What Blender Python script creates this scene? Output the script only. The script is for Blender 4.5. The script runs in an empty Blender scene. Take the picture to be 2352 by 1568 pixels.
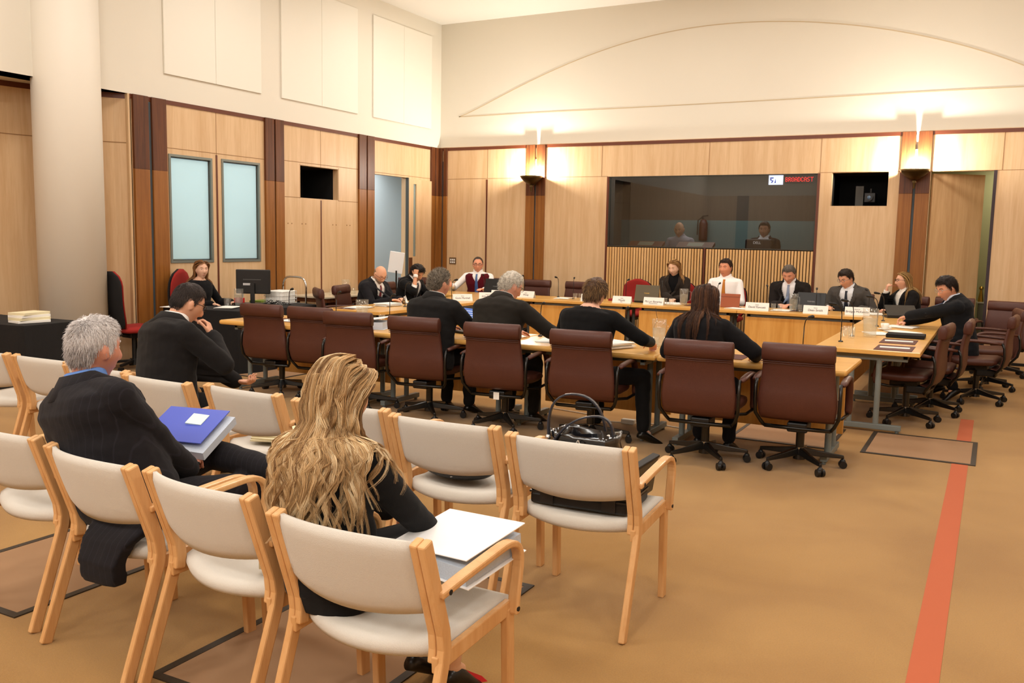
import bpy, bmesh, math, random
from math import sin, cos, pi, radians as R, sqrt, atan2
from mathutils import Vector as V, Matrix, noise, Euler
from mathutils.bvhtree import BVHTree
random.seed(7)
SC = bpy.context.scene
COL = SC.collection

# ---------------------------------------------------------------- materials
def lin(c):
    f = lambda v: v/12.92 if v <= .04045 else ((v+.055)/1.055)**2.4
    return tuple(f(v/255) for v in c)+(1,)
MATS = {}
def mat(name, rgb, rough=.6, metal=0, spec=.5, emit=None, estr=0, var=0, vscale=30, bump=0, bscale=200, trans=0, ior=1.45, alpha=1, sheen=0, coat=0):
    if name in MATS: return MATS[name]
    m = bpy.data.materials.new(name); m.use_nodes = True
    nt = m.node_tree; b = nt.nodes['Principled BSDF']
    c = lin(rgb)
    b.inputs['Base Color'].default_value = c
    b.inputs['Roughness'].default_value = rough; b.inputs['Metallic'].default_value = metal
    b.inputs['Specular IOR Level'].default_value = spec; b.inputs['IOR'].default_value = ior
    b.inputs['Transmission Weight'].default_value = trans; b.inputs['Alpha'].default_value = alpha
    b.inputs['Sheen Weight'].default_value = sheen; b.inputs['Coat Weight'].default_value = coat
    if emit: b.inputs['Emission Color'].default_value = lin(emit); b.inputs['Emission Strength'].default_value = estr
    tc = nt.nodes.new('ShaderNodeTexCoord')
    if var:
        n = nt.nodes.new('ShaderNodeTexNoise'); n.inputs['Scale'].default_value = vscale; n.inputs['Detail'].default_value = 3
        nt.links.new(tc.outputs['Object'], n.inputs['Vector'])
        mx = nt.nodes.new('ShaderNodeMix'); mx.data_type = 'RGBA'
        mx.inputs[6].default_value = tuple(v*(1-var) for v in c[:3])+(1,); mx.inputs[7].default_value = tuple(min(1, v*(1+var)) for v in c[:3])+(1,)
        nt.links.new(n.outputs['Fac'], mx.inputs[0]); nt.links.new(mx.outputs[2], b.inputs['Base Color'])
    if bump:
        n = nt.nodes.new('ShaderNodeTexNoise'); n.inputs['Scale'].default_value = bscale; n.inputs['Detail'].default_value = 2
        nt.links.new(tc.outputs['Object'], n.inputs['Vector'])
        bp = nt.nodes.new('ShaderNodeBump'); bp.inputs['Strength'].default_value = bump; bp.inputs['Distance'].default_value = .01
        nt.links.new(n.outputs['Fac'], bp.inputs['Height']); nt.links.new(bp.outputs[0], b.inputs['Normal'])
    MATS[name] = m
    return m
def wood(name, c1, c2, rough=.45, scale=(14, 14, .7), coat=0, dist=2.5, axis_swap=None, spec=.4):
    if name in MATS: return MATS[name]
    m = mat(name, c1, rough, coat=coat, spec=spec); nt = m.node_tree; b = nt.nodes['Principled BSDF']
    tc = nt.nodes.new('ShaderNodeTexCoord'); mp = nt.nodes.new('ShaderNodeMapping'); mp.inputs['Scale'].default_value = scale
    n = nt.nodes.new('ShaderNodeTexNoise'); n.inputs['Scale'].default_value = 1; n.inputs['Detail'].default_value = 6; n.inputs['Roughness'].default_value = .65; n.inputs['Distortion'].default_value = dist*.2
    n2 = nt.nodes.new('ShaderNodeTexNoise'); n2.inputs['Scale'].default_value = 7; n2.inputs['Detail'].default_value = 3
    cr = nt.nodes.new('ShaderNodeValToRGB')
    cr.color_ramp.elements[0].position = .34; cr.color_ramp.elements[0].color = lin(c2)
    cr.color_ramp.elements[1].position = .62; cr.color_ramp.elements[1].color = lin(c1)
    mm = nt.nodes.new('ShaderNodeMath'); mm.operation = 'MULTIPLY_ADD'; mm.inputs[1].default_value = .25
    L = nt.links
    L.new(tc.outputs['Object'], mp.inputs[0]); L.new(mp.outputs[0], n.inputs['Vector']); L.new(mp.outputs[0], n2.inputs['Vector'])
    L.new(n2.outputs['Fac'], mm.inputs[0]); L.new(n.outputs['Fac'], mm.inputs[2])
    sb = nt.nodes.new('ShaderNodeMath'); sb.operation = 'SUBTRACT'; sb.inputs[1].default_value = .125
    L.new(mm.outputs[0], sb.inputs[0]); L.new(sb.outputs[0], cr.inputs[0]); L.new(cr.outputs[0], b.inputs['Base Color'])
    return m
def strand_mat(name, c1, c2, rough=.5, c3=None):
    m = mat(name, c1, rough, spec=.35); nt = m.node_tree; b = nt.nodes['Principled BSDF']
    a = nt.nodes.new('ShaderNodeAttribute'); a.attribute_name = 'tone'
    cr = nt.nodes.new('ShaderNodeValToRGB')
    cr.color_ramp.elements[0].color = lin(c1); cr.color_ramp.elements[1].color = lin(c2)
    if c3: e = cr.color_ramp.elements.new(.5); e.color = lin(c3)
    nt.links.new(a.outputs['Fac'], cr.inputs[0]); nt.links.new(cr.outputs[0], b.inputs['Base Color'])
    return m

veneer = wood('pale_veneer', (216, 184, 144), (202, 166, 124), .42, (9, 9, .6))
veneer_table = wood('table_top_veneer', (226, 176, 98), (212, 158, 80), .28, (.9, 9, 9), coat=.15)
veneer_front = wood('table_front_veneer', (224, 170, 92), (205, 146, 66), .35, (7, 7, .6))
pil_dark = wood('dark_jarrah', (104, 58, 28), (74, 38, 18), .4, (22, 22, .8))
pil_mid = wood('brown_jarrah', (150, 96, 42), (128, 78, 30), .4, (22, 22, .8))
trim_red = mat('red_brown_trim', (96, 46, 24), .4)
plaster = mat('cream_plaster', (222, 216, 202), .85, var=.015, vscale=1.2)
plaster2 = mat('cream_acoustic_panel', (230, 226, 214), .9)
plaster_line = mat('plaster_shadow_gap', (196, 178, 148), .9)
groove = mat('veneer_groove', (150, 112, 74), .8)
black = mat('matt_black', (16, 15, 15), .6)
recess = mat('recess_black', (4, 4, 4), .9)
steelgrey = mat('grey_painted_steel', (118, 126, 124), .45)
darkgrey = mat('dark_grey_steel', (70, 72, 68), .5)
beech = wood('beech', (214, 168, 116), (200, 150, 96), .4, (16, 16, 1.4), coat=.1)
cream = mat('cream_wool', (202, 196, 186), .95, var=.05, vscale=260, bump=.25, bscale=420, sheen=.2)
leather = mat('oxblood_leather', (78, 42, 32), .42, var=.1, vscale=9, bump=.12, bscale=260, spec=.45)
blackmetal = mat('black_tube', (14, 13, 12), .28, spec=.6)
chrome = mat('chrome', (200, 200, 200), .15, metal=1)
redfab = mat('red_fabric', (150, 32, 26), .9, var=.06, vscale=60)
blackfab = mat('black_fabric', (24, 22, 22), .95)
white = mat('white_paper', (240, 238, 232), .8)
offwhite = mat('ivory_paper', (226, 216, 180), .8)
bluewhite = mat('page_edges', (190, 200, 214), .8, var=.2, vscale=300)
maroonmat = mat('maroon_blotter', (82, 36, 28), .7)
blackplastic = mat('black_plastic', (20, 20, 21), .4)
def thin_glass(name, tint, haze=0):
    m = mat(name, (255, 255, 255), .05); nt = m.node_tree; nt.nodes.remove(nt.nodes['Principled BSDF']); out = nt.nodes['Material Output']; L = nt.links
    g = nt.nodes.new('ShaderNodeBsdfGlossy'); g.inputs['Roughness'].default_value = .05; t = nt.nodes.new('ShaderNodeBsdfTransparent'); t.inputs[0].default_value = tint
    f = nt.nodes.new('ShaderNodeLayerWeight'); f.inputs[0].default_value = .25; x = nt.nodes.new('ShaderNodeMixShader')
    mu = nt.nodes.new('ShaderNodeMath'); mu.operation = 'POWER'; mu.inputs[1].default_value = 3; m2 = nt.nodes.new('ShaderNodeMath'); m2.operation = 'MULTIPLY'; m2.inputs[1].default_value = .45; L.new(f.outputs['Facing'], mu.inputs[0]); L.new(mu.outputs[0], m2.inputs[0]); m3 = nt.nodes.new('ShaderNodeMath'); m3.operation = 'ADD'; m3.inputs[1].default_value = .04; L.new(m2.outputs[0], m3.inputs[0]); L.new(m3.outputs[0], x.inputs[0]); L.new(t.outputs[0], x.inputs[1]); L.new(g.outputs[0], x.inputs[2])
    d = nt.nodes.new('ShaderNodeBsdfTranslucent'); d.inputs[0].default_value = (.85, .86, .82, 1); y = nt.nodes.new('ShaderNodeMixShader'); y.inputs[0].default_value = haze
    L.new(x.outputs[0], y.inputs[1]); L.new(d.outputs[0], y.inputs[2]); L.new(y.outputs[0], out.inputs[0]); return m
glassm = thin_glass('clear_glass', (.99, .995, .99, 1), .05)
waterm = thin_glass('water', (.96, .97, .96, 1), .22)
brass = mat('dark_bronze', (84, 66, 36), .35, metal=.8)

# ---------------------------------------------------------------- mesh builder
class MB:
    def __init__(s): s.v = []; s.f = []; s.m = []; s.M = Matrix(); s.mi = 0; s.tone = []; s.t = 0
    def add(s, vs, fs):
        o = len(s.v); s.v += [s.M @ V(p) for p in vs]
        s.f += [tuple(i+o for i in f) for f in fs]; s.m += [s.mi]*len(fs); s.tone += [s.t]*len(vs)
        return s
    def box(s, a, b):
        x0, y0, z0 = a; x1, y1, z1 = b
        return s.add([(x0,y0,z0),(x1,y0,z0),(x1,y1,z0),(x0,y1,z0),(x0,y0,z1),(x1,y0,z1),(x1,y1,z1),(x0,y1,z1)],
                     [(0,3,2,1),(4,5,6,7),(0,1,5,4),(1,2,6,5),(2,3,7,6),(3,0,4,7)])
    def bar(s, p0, p1, w, h, up=(0,0,1)):      # rectangular bar between two points: w sideways, h along up
        p0, p1 = V(p0), V(p1); d = (p1-p0).normalized(); x = d.cross(V(up))
        if x.length < 1e-4: x = V((1,0,0))
        x.normalize(); u = x.cross(d)
        vs = [p+x*a*w/2+u*b*h/2 for p in (p0, p1) for a, b in ((-1,-1),(1,-1),(1,1),(-1,1))]
        return s.add(vs, [(0,3,2,1),(4,5,6,7),(0,1,5,4),(1,2,6,5),(2,3,7,6),(3,0,4,7)])
    def tube(s, pts, r, n=8, caps=True, flat=1):
        pts = [V(p) for p in pts]; N = len(pts); rs = r if isinstance(r, (list, tuple)) else [r]*N
        vs = []; up = V((0,0,1)); prev = None
        for i, p in enumerate(pts):
            d = (pts[min(i+1,N-1)]-pts[max(i-1,0)]).normalized()
            if prev is None:
                x = d.cross(up)
                if x.length < .01: x = d.cross(V((0,1,0)))
            else: x = prev - d*prev.dot(d)
            x.normalize(); prev = x; y = d.cross(x)
            for k in range(n):
                a = 2*pi*k/n; vs.append(p+x*cos(a)*rs[i]+y*sin(a)*rs[i]*flat)
        fs = [(i*n+k, i*n+(k+1)%n, (i+1)*n+(k+1)%n, (i+1)*n+k) for i in range(N-1) for k in range(n)]
        if caps: fs += [tuple(reversed(range(n))), tuple((N-1)*n+k for k in range(n))]
        return s.add(vs, fs)
    def lathe(s, prof, c=(0,0,0), n=24, cap=True):
        c = V(c); vs = [c+V((r*cos(2*pi*k/n), r*sin(2*pi*k/n), z)) for r, z in prof for k in range(n)]; N = len(prof)
        fs = [(i*n+k, i*n+(k+1)%n, (i+1)*n+(k+1)%n, (i+1)*n+k) for i in range(N-1) for k in range(n)]
        if cap: fs += [tuple(reversed(range(n))), tuple((N-1)*n+k for k in range(n))]
        return s.add(vs, fs)
    def cyl(s, p0, p1, r0, r1=None, n=16): return s.tube([p0, p1], [r0, r0 if r1 is None else r1], n)
    def prism(s, poly, z0, z1):               # poly xy list, ccw
        n = len(poly)
        return s.add([(x,y,z0) for x,y in poly]+[(x,y,z1) for x,y in poly],
                     [tuple(reversed(range(n))), tuple(range(n,2*n))]+[(i,(i+1)%n,n+(i+1)%n,n+i) for i in range(n)])
    def ell(s, c, r, n=14, m=10, rot=None):
        c = V(c); vs = []; Rm = rot or Matrix.Identity(3)
        for i in range(m+1):
            t = pi*i/m
            for k in range(n):
                a = 2*pi*k/n; vs.append(c+Rm@V((r[0]*sin(t)*cos(a), r[1]*sin(t)*sin(a), r[2]*cos(t))))
        fs = [(i*n+k, (i+1)*n+k, (i+1)*n+(k+1)%n, i*n+(k+1)%n) for i in range(m) for k in range(n)]
        return s.add(vs, fs)
    def loft(s, rings, caps=True):
        n = len(rings[0]); N = len(rings); vs = [p for r in rings for p in r]
        fs = [(i*n+k, i*n+(k+1)%n, (i+1)*n+(k+1)%n, (i+1)*n+k) for i in range(N-1) for k in range(n)]
        if caps: fs += [tuple(reversed(range(n))), tuple((N-1)*n+k for k in range(n))]
        return s.add(vs, fs)
    def grid(s, P):                           # P[i][j] points, open sheet
        a, b = len(P), len(P[0]); vs = [p for r in P for p in r]
        return s.add(vs, [(i*b+j, (i+1)*b+j, (i+1)*b+j+1, i*b+j+1) for i in range(a-1) for j in range(b-1)])
    def caps(s, p0, p1, r0, r1, n=12):        # closed tapered capsule
        p0, p1 = V(p0), V(p1); d = p1-p0; L = d.length
        if L < 1e-5: return s.ell(p0, (r0,r0,r0))
        d /= L; prof = [(0,-r0)]+[(r0*cos(R(a)), r0*sin(R(a))) for a in (-60,-30)]+[(r0,0),(r1,L)]+[(r1*cos(R(a)), L+r1*sin(R(a))) for a in (30,60)]+[(0,L+r1)]
        q = V((0,0,1)).rotation_difference(d).to_matrix()
        vs = [p0+q@V((r*cos(2*pi*k/n), r*sin(2*pi*k/n), z)) for r, z in prof for k in range(n)]; N = len(prof)
        return s.add(vs, [(i*n+k, i*n+(k+1)%n, (i+1)*n+(k+1)%n, (i+1)*n+k) for i in range(N-1) for k in range(n)])
    def mesh(s, name='m', mats=()):
        me = bpy.data.meshes.new(name); me.from_pydata(s.v, [], s.f)
        for m in mats: me.materials.append(m)
        if len(mats) > 1: me.polygons.foreach_set('material_index', s.m)
        return me
    def build(s, name, mats, parent=None, smooth=False, bevel=0, sub=0, tone=False, fix=True, solid=0):
        if not isinstance(mats, (list, tuple)): mats = [mats]
        me = s.mesh(name, mats)
        if fix:
            bm = bmesh.new(); bm.from_mesh(me); bmesh.ops.recalc_face_normals(bm, faces=bm.faces); bm.to_mesh(me); bm.free()
        if tone:
            at = me.attributes.new('tone', 'FLOAT', 'POINT'); at.data.foreach_set('value', s.tone)
        return obj(name, me, parent, smooth, bevel, sub, solid)
def obj(name, me, parent=None, smooth=False, bevel=0, sub=0, solid=0):
    o = bpy.data.objects.new(name, me); COL.objects.link(o)
    if parent: o.parent = parent
    if smooth:
        me.polygons.foreach_set('use_smooth', [True]*len(me.polygons))
    if solid:
        q = o.modifiers.new('so', 'SOLIDIFY'); q.thickness = solid; q.offset = 0
    if bevel:
        q = o.modifiers.new('bv', 'BEVEL'); q.width = bevel; q.segments = 2; q.limit_method = 'ANGLE'; q.angle_limit = R(35)
    if sub:
        q = o.modifiers.new('su', 'SUBSURF'); q.levels = sub; q.render_levels = sub
    return o
def tag(o, label=None, cat=None, group=None, kind=None):
    for k, v in (('label', label), ('category', cat), ('group', group), ('kind', kind)):
        if v: o[k] = v
    return o
def thing(name, label, cat, loc=(0,0,0), rz=0, group=None):
    o = bpy.data.objects.new(name, None); COL.objects.link(o); o.empty_display_size = .05
    o.location = loc; o.rotation_euler = (0,0,R(rz)); tag(o, label, cat, group)
    return o
def struct(o): o['kind'] = 'structure'; return o
def dup(o, loc=None, rz=None, label=None, group=None, parent=None):
    c = o.copy(); COL.objects.link(c)
    if parent: c.parent = parent
    for ch in [x for x in COL.objects if x.parent == o]: dup(ch, parent=c)
    if loc is not None: c.location = loc
    if rz is not None: c.rotation_euler = (0,0,R(rz))
    if label: c['label'] = label
    if group: c['group'] = group
    return c
def text(s, size, m, parent, M, name='lettering', extr=.0006):
    cu = bpy.data.curves.new('t', 'FONT'); cu.body = s; cu.size = size; cu.align_x = 'CENTER'; cu.align_y = 'CENTER'; cu.extrude = extr
    t = bpy.data.objects.new('t', cu); COL.objects.link(t); dg = bpy.context.evaluated_depsgraph_get()
    me = bpy.data.meshes.new_from_object(t.evaluated_get(dg)); bpy.data.objects.remove(t)
    me.transform(M); me.materials.clear(); me.materials.append(m)
    return obj(name, me, parent)
# ---------------------------------------------------------------- camera
CH = 1.6
def basis(yaw, pitch, roll):
    cy, sy, cp, sp = cos(yaw), sin(yaw), cos(pitch), sin(pitch)
    f = V((-sy*cp, cy*cp, -sp)); r = V((cy, sy, 0)); u = r.cross(f); c, s = cos(roll), sin(roll)
    return r*c+u*s, u*c-r*s, f
cr_, cu_, cf_ = basis(.490589, .114316, .019433)
cd = bpy.data.cameras.new('camera'); cam = bpy.data.objects.new('camera', cd); COL.objects.link(cam)
Mc = Matrix((cr_, cu_, -cf_)).transposed().to_4x4(); Mc.translation = (0, 0, CH); cam.matrix_world = Mc
cd.sensor_width = 36; cd.lens = 2066.7/2352*36; cd.clip_start = .05; cd.clip_end = 100
SC.camera = cam

# ---------------------------------------------------------------- room
XL, YB, ZC, ZW, XR, YF = -9.06, 13.98, 5.37, 3.19, 4.6, -3.2
# floor with carpet
cm = mat('tan_carpet', (176, 130, 72), .95, bump=.35, bscale=500, sheen=.15)
nt = cm.node_tree; b = nt.nodes['Principled BSDF']; tc = nt.nodes.new('ShaderNodeTexCoord')
n1 = nt.nodes.new('ShaderNodeTexNoise'); n1.inputs['Scale'].default_value = 1.1; n1.inputs['Detail'].default_value = 5; n1.inputs['Distortion'].default_value = .6
n2 = nt.nodes.new('ShaderNodeTexNoise'); n2.inputs['Scale'].default_value = 160; n2.inputs['Detail'].default_value = 2
c_ = nt.nodes.new('ShaderNodeValToRGB'); c_.color_ramp.elements[0].position = .3; c_.color_ramp.elements[0].color = lin((160, 116, 54)); c_.color_ramp.elements[1].position = .72; c_.color_ramp.elements[1].color = lin((182, 138, 72))
mx = nt.nodes.new('ShaderNodeMix'); mx.data_type = 'RGBA'; mx.blend_type = 'MULTIPLY'; mx.inputs[0].default_value = .35
nt.links.new(tc.outputs['Object'], n1.inputs['Vector']); nt.links.new(tc.outputs['Object'], n2.inputs['Vector'])
nt.links.new(n1.outputs['Fac'], c_.inputs[0]); nt.links.new(c_.outputs[0], mx.inputs[6]); nt.links.new(n2.outputs['Fac'], mx.inputs[7]); nt.links.new(mx.outputs[2], b.inputs['Base Color'])
struct(MB().box((XL-4, YF-.3, -.12), (XR+.3, YB+4, 0)).build('floor', cm))
struct(MB().box((XL-.2, YF-.3, ZC), (XR+.3, YB+.3, ZC+.15)).build('ceiling', mat('white_ceiling', (244, 242, 236), .9)))

def wall_boxes(mb, horiz, lo, hi, z0, z1, holes, put):
    # splits a wall rectangle around rectangular holes (a0,a1,z0,z1)
    xs = sorted({lo, hi}|{h[0] for h in holes}|{h[1] for h in holes}); zs = sorted({z0, z1}|{h[2] for h in holes}|{h[3] for h in holes})
    for i in range(len(xs)-1):
        for j in range(len(zs)-1):
            a, b, c, d = xs[i], xs[i+1], zs[j], zs[j+1]
            if any(h[0] <= a and b <= h[1] and h[2] <= c and d <= h[3] for h in holes): continue
            put(mb, a, b, c, d)
# back wall: veneer below, plaster (set back behind the veneer ledge) above
WX0, WX1, WZ0, WZ1 = -5.71, -2.41, 1.5, 2.635
bw = MB()
SL = [(-7.06-.018, -7.06+.018, 2.95, 3.2), (-1.095-.02, -1.095+.02, 2.95, 3.2)]
holesB = [(WX0, WX1, WZ0, WZ1), (-2.21, -1.44, 2.16, 2.64), (-.89, -.08, 0, 2.635)]+SL
wall_boxes(bw, 1, XL, XR, 0, ZW-.05, holesB, lambda m, a, b, c, d: m.box((a, YB, c), (b, YB+.1, d)))
bw.mi = 1; bw.box((XL, YB+.075, ZW-.05), (XR, YB+.25, ZC)); bw.box((-8, YB+.1, 2.9), (-6, YB+.12, ZW-.05)); bw.box((-1.4, YB+.1, 2.9), (-.9, YB+.12, ZW-.05))
bw.mi = 3
for a_, b_ in ((XL, SL[0][0]), (SL[0][1], SL[1][0]), (SL[1][1], XR)): bw.box((a_, YB-.012, ZW-.05), (b_, YB+.075, ZW))
bw.mi = 2
def vline(x, z0, z1, w=.008): bw.box((x-w/2, YB-.0015, z0), (x+w/2, YB, z1))
def hline(x0, x1, z, w=.008): bw.box((x0, YB-.0015, z-w/2), (x1, YB, z+w/2))
hline(XL, -7.23, 2.635); hline(-6.88, WX0-.03, 2.64); hline(WX1, -1.29, 2.645); hline(-.9, XR, 2.64)
for x in (-8.02, -6.2+.35, -4.05, -2.38, -.02, 2.4): vline(x, 2.64, ZW-.05)
bw.mi = 4; bw.box((-8.045, YB-.004, .0), (-8.015, YB+.002, 2.62)); bw.box((WX0-.035, YB-.012, 0), (WX0, YB+.03, WZ1)); bw.box((WX1, YB-.012, 0), (WX1+.035, YB+.03, WZ1))
bw.box((-4.07, YB-.034, 0), (-4.04, YB, WZ0))
struct(bw.build('wall_back', [veneer, plaster, groove, trim_red, trim_red]))
# vertical slat panel under the booth window
sl = MB(); sl.mi = 1; sl.box((WX0, YB-.004, 0), (WX1, YB, WZ0-.01)); sl.mi = 0
x = WX0+.01
while x < WX1-.03:
    if not (-4.1 < x < -4.03): sl.box((x, YB-.03, 0), (x+.032, YB-.004, WZ0-.012))
    x += .0465
struct(tag(sl.build('trim_1', [wood('slat_maple', (226, 182, 124), (208, 160, 98), .45, (12, 12, .6)), mat('slat_gap', (40, 24, 14), .8)]), 'pale vertical timber slat panel below the dark booth window', 'slat panel'))
# arch line in the plaster above
ar = MB(); L0 = V((-8.67, 0, 3.74)); pts = []
for i in range(61):
    t = i/60; x = -8.67+t*9.27; dx_ = (x+4.0)/(4.67 if x < -4 else 4.6); pts.append((x, YB+.073, 3.74+1.18*max(0, 1-dx_*dx_)**(1.2 if x < -4 else .88)))
for a, b_ in zip(pts, pts[1:]): ar.bar(a, b_, .006, .014)
ar.bar((-8.67, YB+.073, 3.74), (2.63, YB+.073, 3.74), .006, .014)
struct(ar.build('trim_2', plaster_line))

# left wall
lw = MB()
W1 = (7.9, 8.6, 1.21, 2.55); W2 = (8.76, 9.46, 1.21, 2.56); TV = (10.29, 11.15, 2.13, 2.6); DL = (12.05, 12.98, 0, 2.6)
wall_boxes(lw, 0, 7.36, YB, 0, ZW-.05, [W1, W2, TV, DL], lambda m, a, b, c, d: m.box((XL-.1, a, c), (XL, b, d)))
lw.mi = 1; lw.box((XL-.3, YF, ZW), (XL, YB+.1, ZC))
lw.mi = 3; lw.box((XL-.1, 7.36, ZW-.05), (XL+.012, YB, ZW))
lw.mi = 2
def lv(y, z0, z1, w=.008): lw.box((XL, y-w/2, z0), (XL+.0015, y+w/2, z1))
def lh(y0, y1, z, w=.008): lw.box((XL, y0, z-w/2), (XL+.0015, y1, z+w/2))
lh(7.85, 9.55, 2.62); lh(9.92, 11.64, 2.64); lh(12.04, 13.8, 2.63); lh(9.92, TV[0], 2.13); lh(TV[1], 11.64, 2.12)
for y in (8.68, 10.74): lv(y, 2.6, ZW-.05)
for y in (10.28, 11.16): lv(y, 2.12, 2.62, .006)
for y in (10.02, 10.1, 10.32, 10.4, 11.02, 11.1, 11.36, 11.44): lw.mi = 4; lw.cyl((XL, y, 1.75), (XL+.004, y, 1.75), .009, n=8)
lw.mi = 3; lw.box((XL, 8.665, 0), (XL+.004, 8.695, 2.6)); lw.box((XL, 10.735, 0), (XL+.004, 10.76, 2.11))
struct(lw.build('wall_left', [veneer, plaster, groove, trim_red, groove]))
# raised acoustic panels on plaster
for i, (y0, y1) in enumerate(((7.86, 9.5), (9.9, 11.62), (12.02, 13.72), (2.6, 4.4))):
    p = MB(); p.box((XL, y0, 3.5), (XL+.022, (y0+y1)/2-.002, 5.1)); p.box((XL, (y0+y1)/2+.002, 3.5), (XL+.022, y1, 5.1))
    struct(tag(p.build('trim_%d' % (i+3), plaster2, bevel=.004), ['pale raised acoustic panel nearest the column, above the frosted windows', 'pale raised acoustic panel above the black wall screen', 'pale raised acoustic panel nearest the room corner', 'pale raised panel left of the column'][i], 'wall panel'))
# pilasters: pairs of dark boards with a dark gap, lower part browner
def pilaster(i, a, b, wall, sconce=False, top=ZW+.0, gap=.03):
    m = MB(); mid = (a+b)/2
    for (p, q) in ((a, mid-gap/2), (mid+gap/2, b)):
        for (z0, z1, mi) in ((0, 2.33, 1), (2.33, top, 0)):
            m.mi = mi
            if wall == 'B': m.box((p, YB-.035, z0), (q, YB+.0, z1))
            else: m.box((XL, p, z0), (XL+.035, q, z1))
    m.mi = 2
    if wall == 'B': m.box((mid-gap/2, YB-.012, 0), (mid+gap/2, YB-.002, 2.95))
    else: m.box((XL+.002, mid-gap/2, 0), (XL+.012, mid+gap/2, top-.06))
    struct(m.build('trim_%d' % i, [pil_dark, pil_mid, mat('gap_grey', (66, 76, 82), .6)], bevel=.003))
pilaster(10, 7.38, 7.86, 'L', gap=.05); pilaster(11, 9.55, 9.92, 'L'); pilaster(12, 11.64, 12.04, 'L'); pilaster(13, 13.72, 13.98, 'L', gap=.02)
pilaster(14, -9.03, -8.85, 'B', gap=.03); pilaster(15, -7.24, -6.88, 'B'); pilaster(16, -1.29, -.9, 'B', gap=.035)
# alcove with curved veneer behind the column
al = MB(); P = []
for i in range(25):
    t = i/24; a = R(-20+t*145)
    P.append((XL-.55*sin(pi*t)**.8-.02, 7.36-t*3.1))
for (x0, y0), (x1, y1) in zip(P, P[1:]):
    al.mi = 0; al.add([(x0,y0,0),(x1,y1,0),(x1,y1,ZW-.06),(x0,y0,ZW-.06)], [(0,1,2,3)])
    al.mi = 1; al.add([(x0,y0,ZW-.06),(x1,y1,ZW-.06),(x1,y1,ZW+.02),(x0,y0,ZW+.02)], [(0,1,2,3)])
    al.mi = 2; al.add([(x0+.003,y0,2.62),(x1+.003,y1,2.62),(x1+.003,y1,2.63),(x0+.003,y0,2.63)], [(0,1,2,3)])
al.mi = 3; al.box((XL-.75, 4.2, ZW), (XL-.002, 7.38, ZW+.03))
al.mi = 0; al.box((XL-.1, YF, 0), (XL, 4.26, ZW)); al.box((XL-.1, 7.33, 0), (XL, 7.37, ZW))
struct(al.build('wall_alcove', [veneer, trim_red, groove, plaster]))
# column
c = MB(); c.lathe([(.345, 0), (.345, ZC)], (-9.0, 6.5, 0), 64)
c.mi = 1; c.lathe([(.347, .15), (.347, .165)], (-9.0, 6.5, 0), 64, cap=False)
struct(tag(c.build('trim_20', [mat('column_paint', (220, 212, 198), .6), black], smooth=False), 'tall round cream column in front of the curved alcove', 'column'))
for p in bpy.data.objects['trim_20'].data.polygons: p.use_smooth = len(p.vertices) == 4
# right and front walls (behind the camera), needed for bounce light and reflections in the booth glass
w = MB(); w.box((XR, YF, 0), (XR+.1, YB, ZW)); w.mi = 1; w.box((XR, YF, ZW), (XR+.12, YB, ZC)); w.mi = 2
for y in (-1, 3, 7, 11): w.box((XR-.03, y, 0), (XR, y+.4, ZW))
struct(w.build('wall_right', [veneer, plaster, pil_dark]))
w = MB(); w.box((XL, YF-.1, 0), (XR, YF, ZW)); w.mi = 1; w.box((XL, YF-.12, ZW), (XR, YF, ZC)); w.mi = 2
for x in (-8, -5.4, -2.8, -.2, 2.4): w.box((x, YF, 0), (x+.4, YF+.03, ZW))
w.mi = 3; w.box((-4.3, YF, 1.9), (-3.5, YF+.02, 2.4))
struct(w.build('wall_front', [veneer, plaster, pil_dark, black]))
# baseboards
struct(MB().box((-.08, YB-.012, 0), (XR, YB, .04)).box((-.88+.01, YB+.09, 0), (-.88+.02, YB+.1, .01)).build('baseboard_back', black))
struct(MB().box((XL, 7.86, 0), (XL+.01, 12.0, .04)).build('baseboard_left', black))

# black niches
def niche(name, label, box, face, parent=None):
    m = MB(); (x0,y0,z0), (x1,y1,z1) = box; t = .02
    if face == 'B':   # open towards -Y
        m.box((x0-t,y1,z0-t),(x1+t,y1+t,z1+t)); m.box((x0-t,y0,z0-t),(x0,y1,z1+t)); m.box((x1,y0,z0-t),(x1+t,y1,z1+t)); m.box((x0,y0,z0-t),(x1,y1,z0)); m.box((x0,y0,z1),(x1,y1,z1+t))
    else:
        m.box((x0-t,y0-t,z0-t),(x0,y1+t,z1+t)); m.box((x0,y0-t,z0-t),(x1,y0,z1+t)); m.box((x0,y1,z0-t),(x1,y1+t,z1+t)); m.box((x0,y0,z0-t),(x1,y1,z0)); m.box((x0,y0,z1),(x1,y1,z1+t))
    return struct(tag(m.build(name, recess), label, 'wall recess'))
niche('trim_21', 'black camera recess in the veneer right of the booth window', ((-2.21, YB+.1, 2.16), (-1.44, YB+.8, 2.64)), 'B')
niche('trim_22', 'black screen recess high on the left wall', ((XL-.7, 10.29, 2.13), (XL-.1, 11.15, 2.6)), 'L')
cc = thing('broadcast_camera', 'dark remote camera on a bracket inside the black recess', 'camera', (-1.75, YB+.35, 2.16))
MB().box((-.16,-.05,0), (-.05,.05,.30)).build('bracket', mat('dim_grey', (60, 58, 52), .5), cc)
MB().box((-.03,-.1,.06), (.12,.12,.2)).cyl((.045,.02,.2), (.045,.02,.27), .02).build('housing', blackplastic, cc, bevel=.008)
MB().cyl((.045,-.1,.13), (.045,-.17,.13), .045, .05, 20).build('lens', blackplastic, cc, smooth=False)
MB().ell((.045,-.165,.13), (.03,.01,.03)).build('lens_glass', mat('lens_blue', (60, 90, 120), .05, spec=1), cc, smooth=True)

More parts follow.
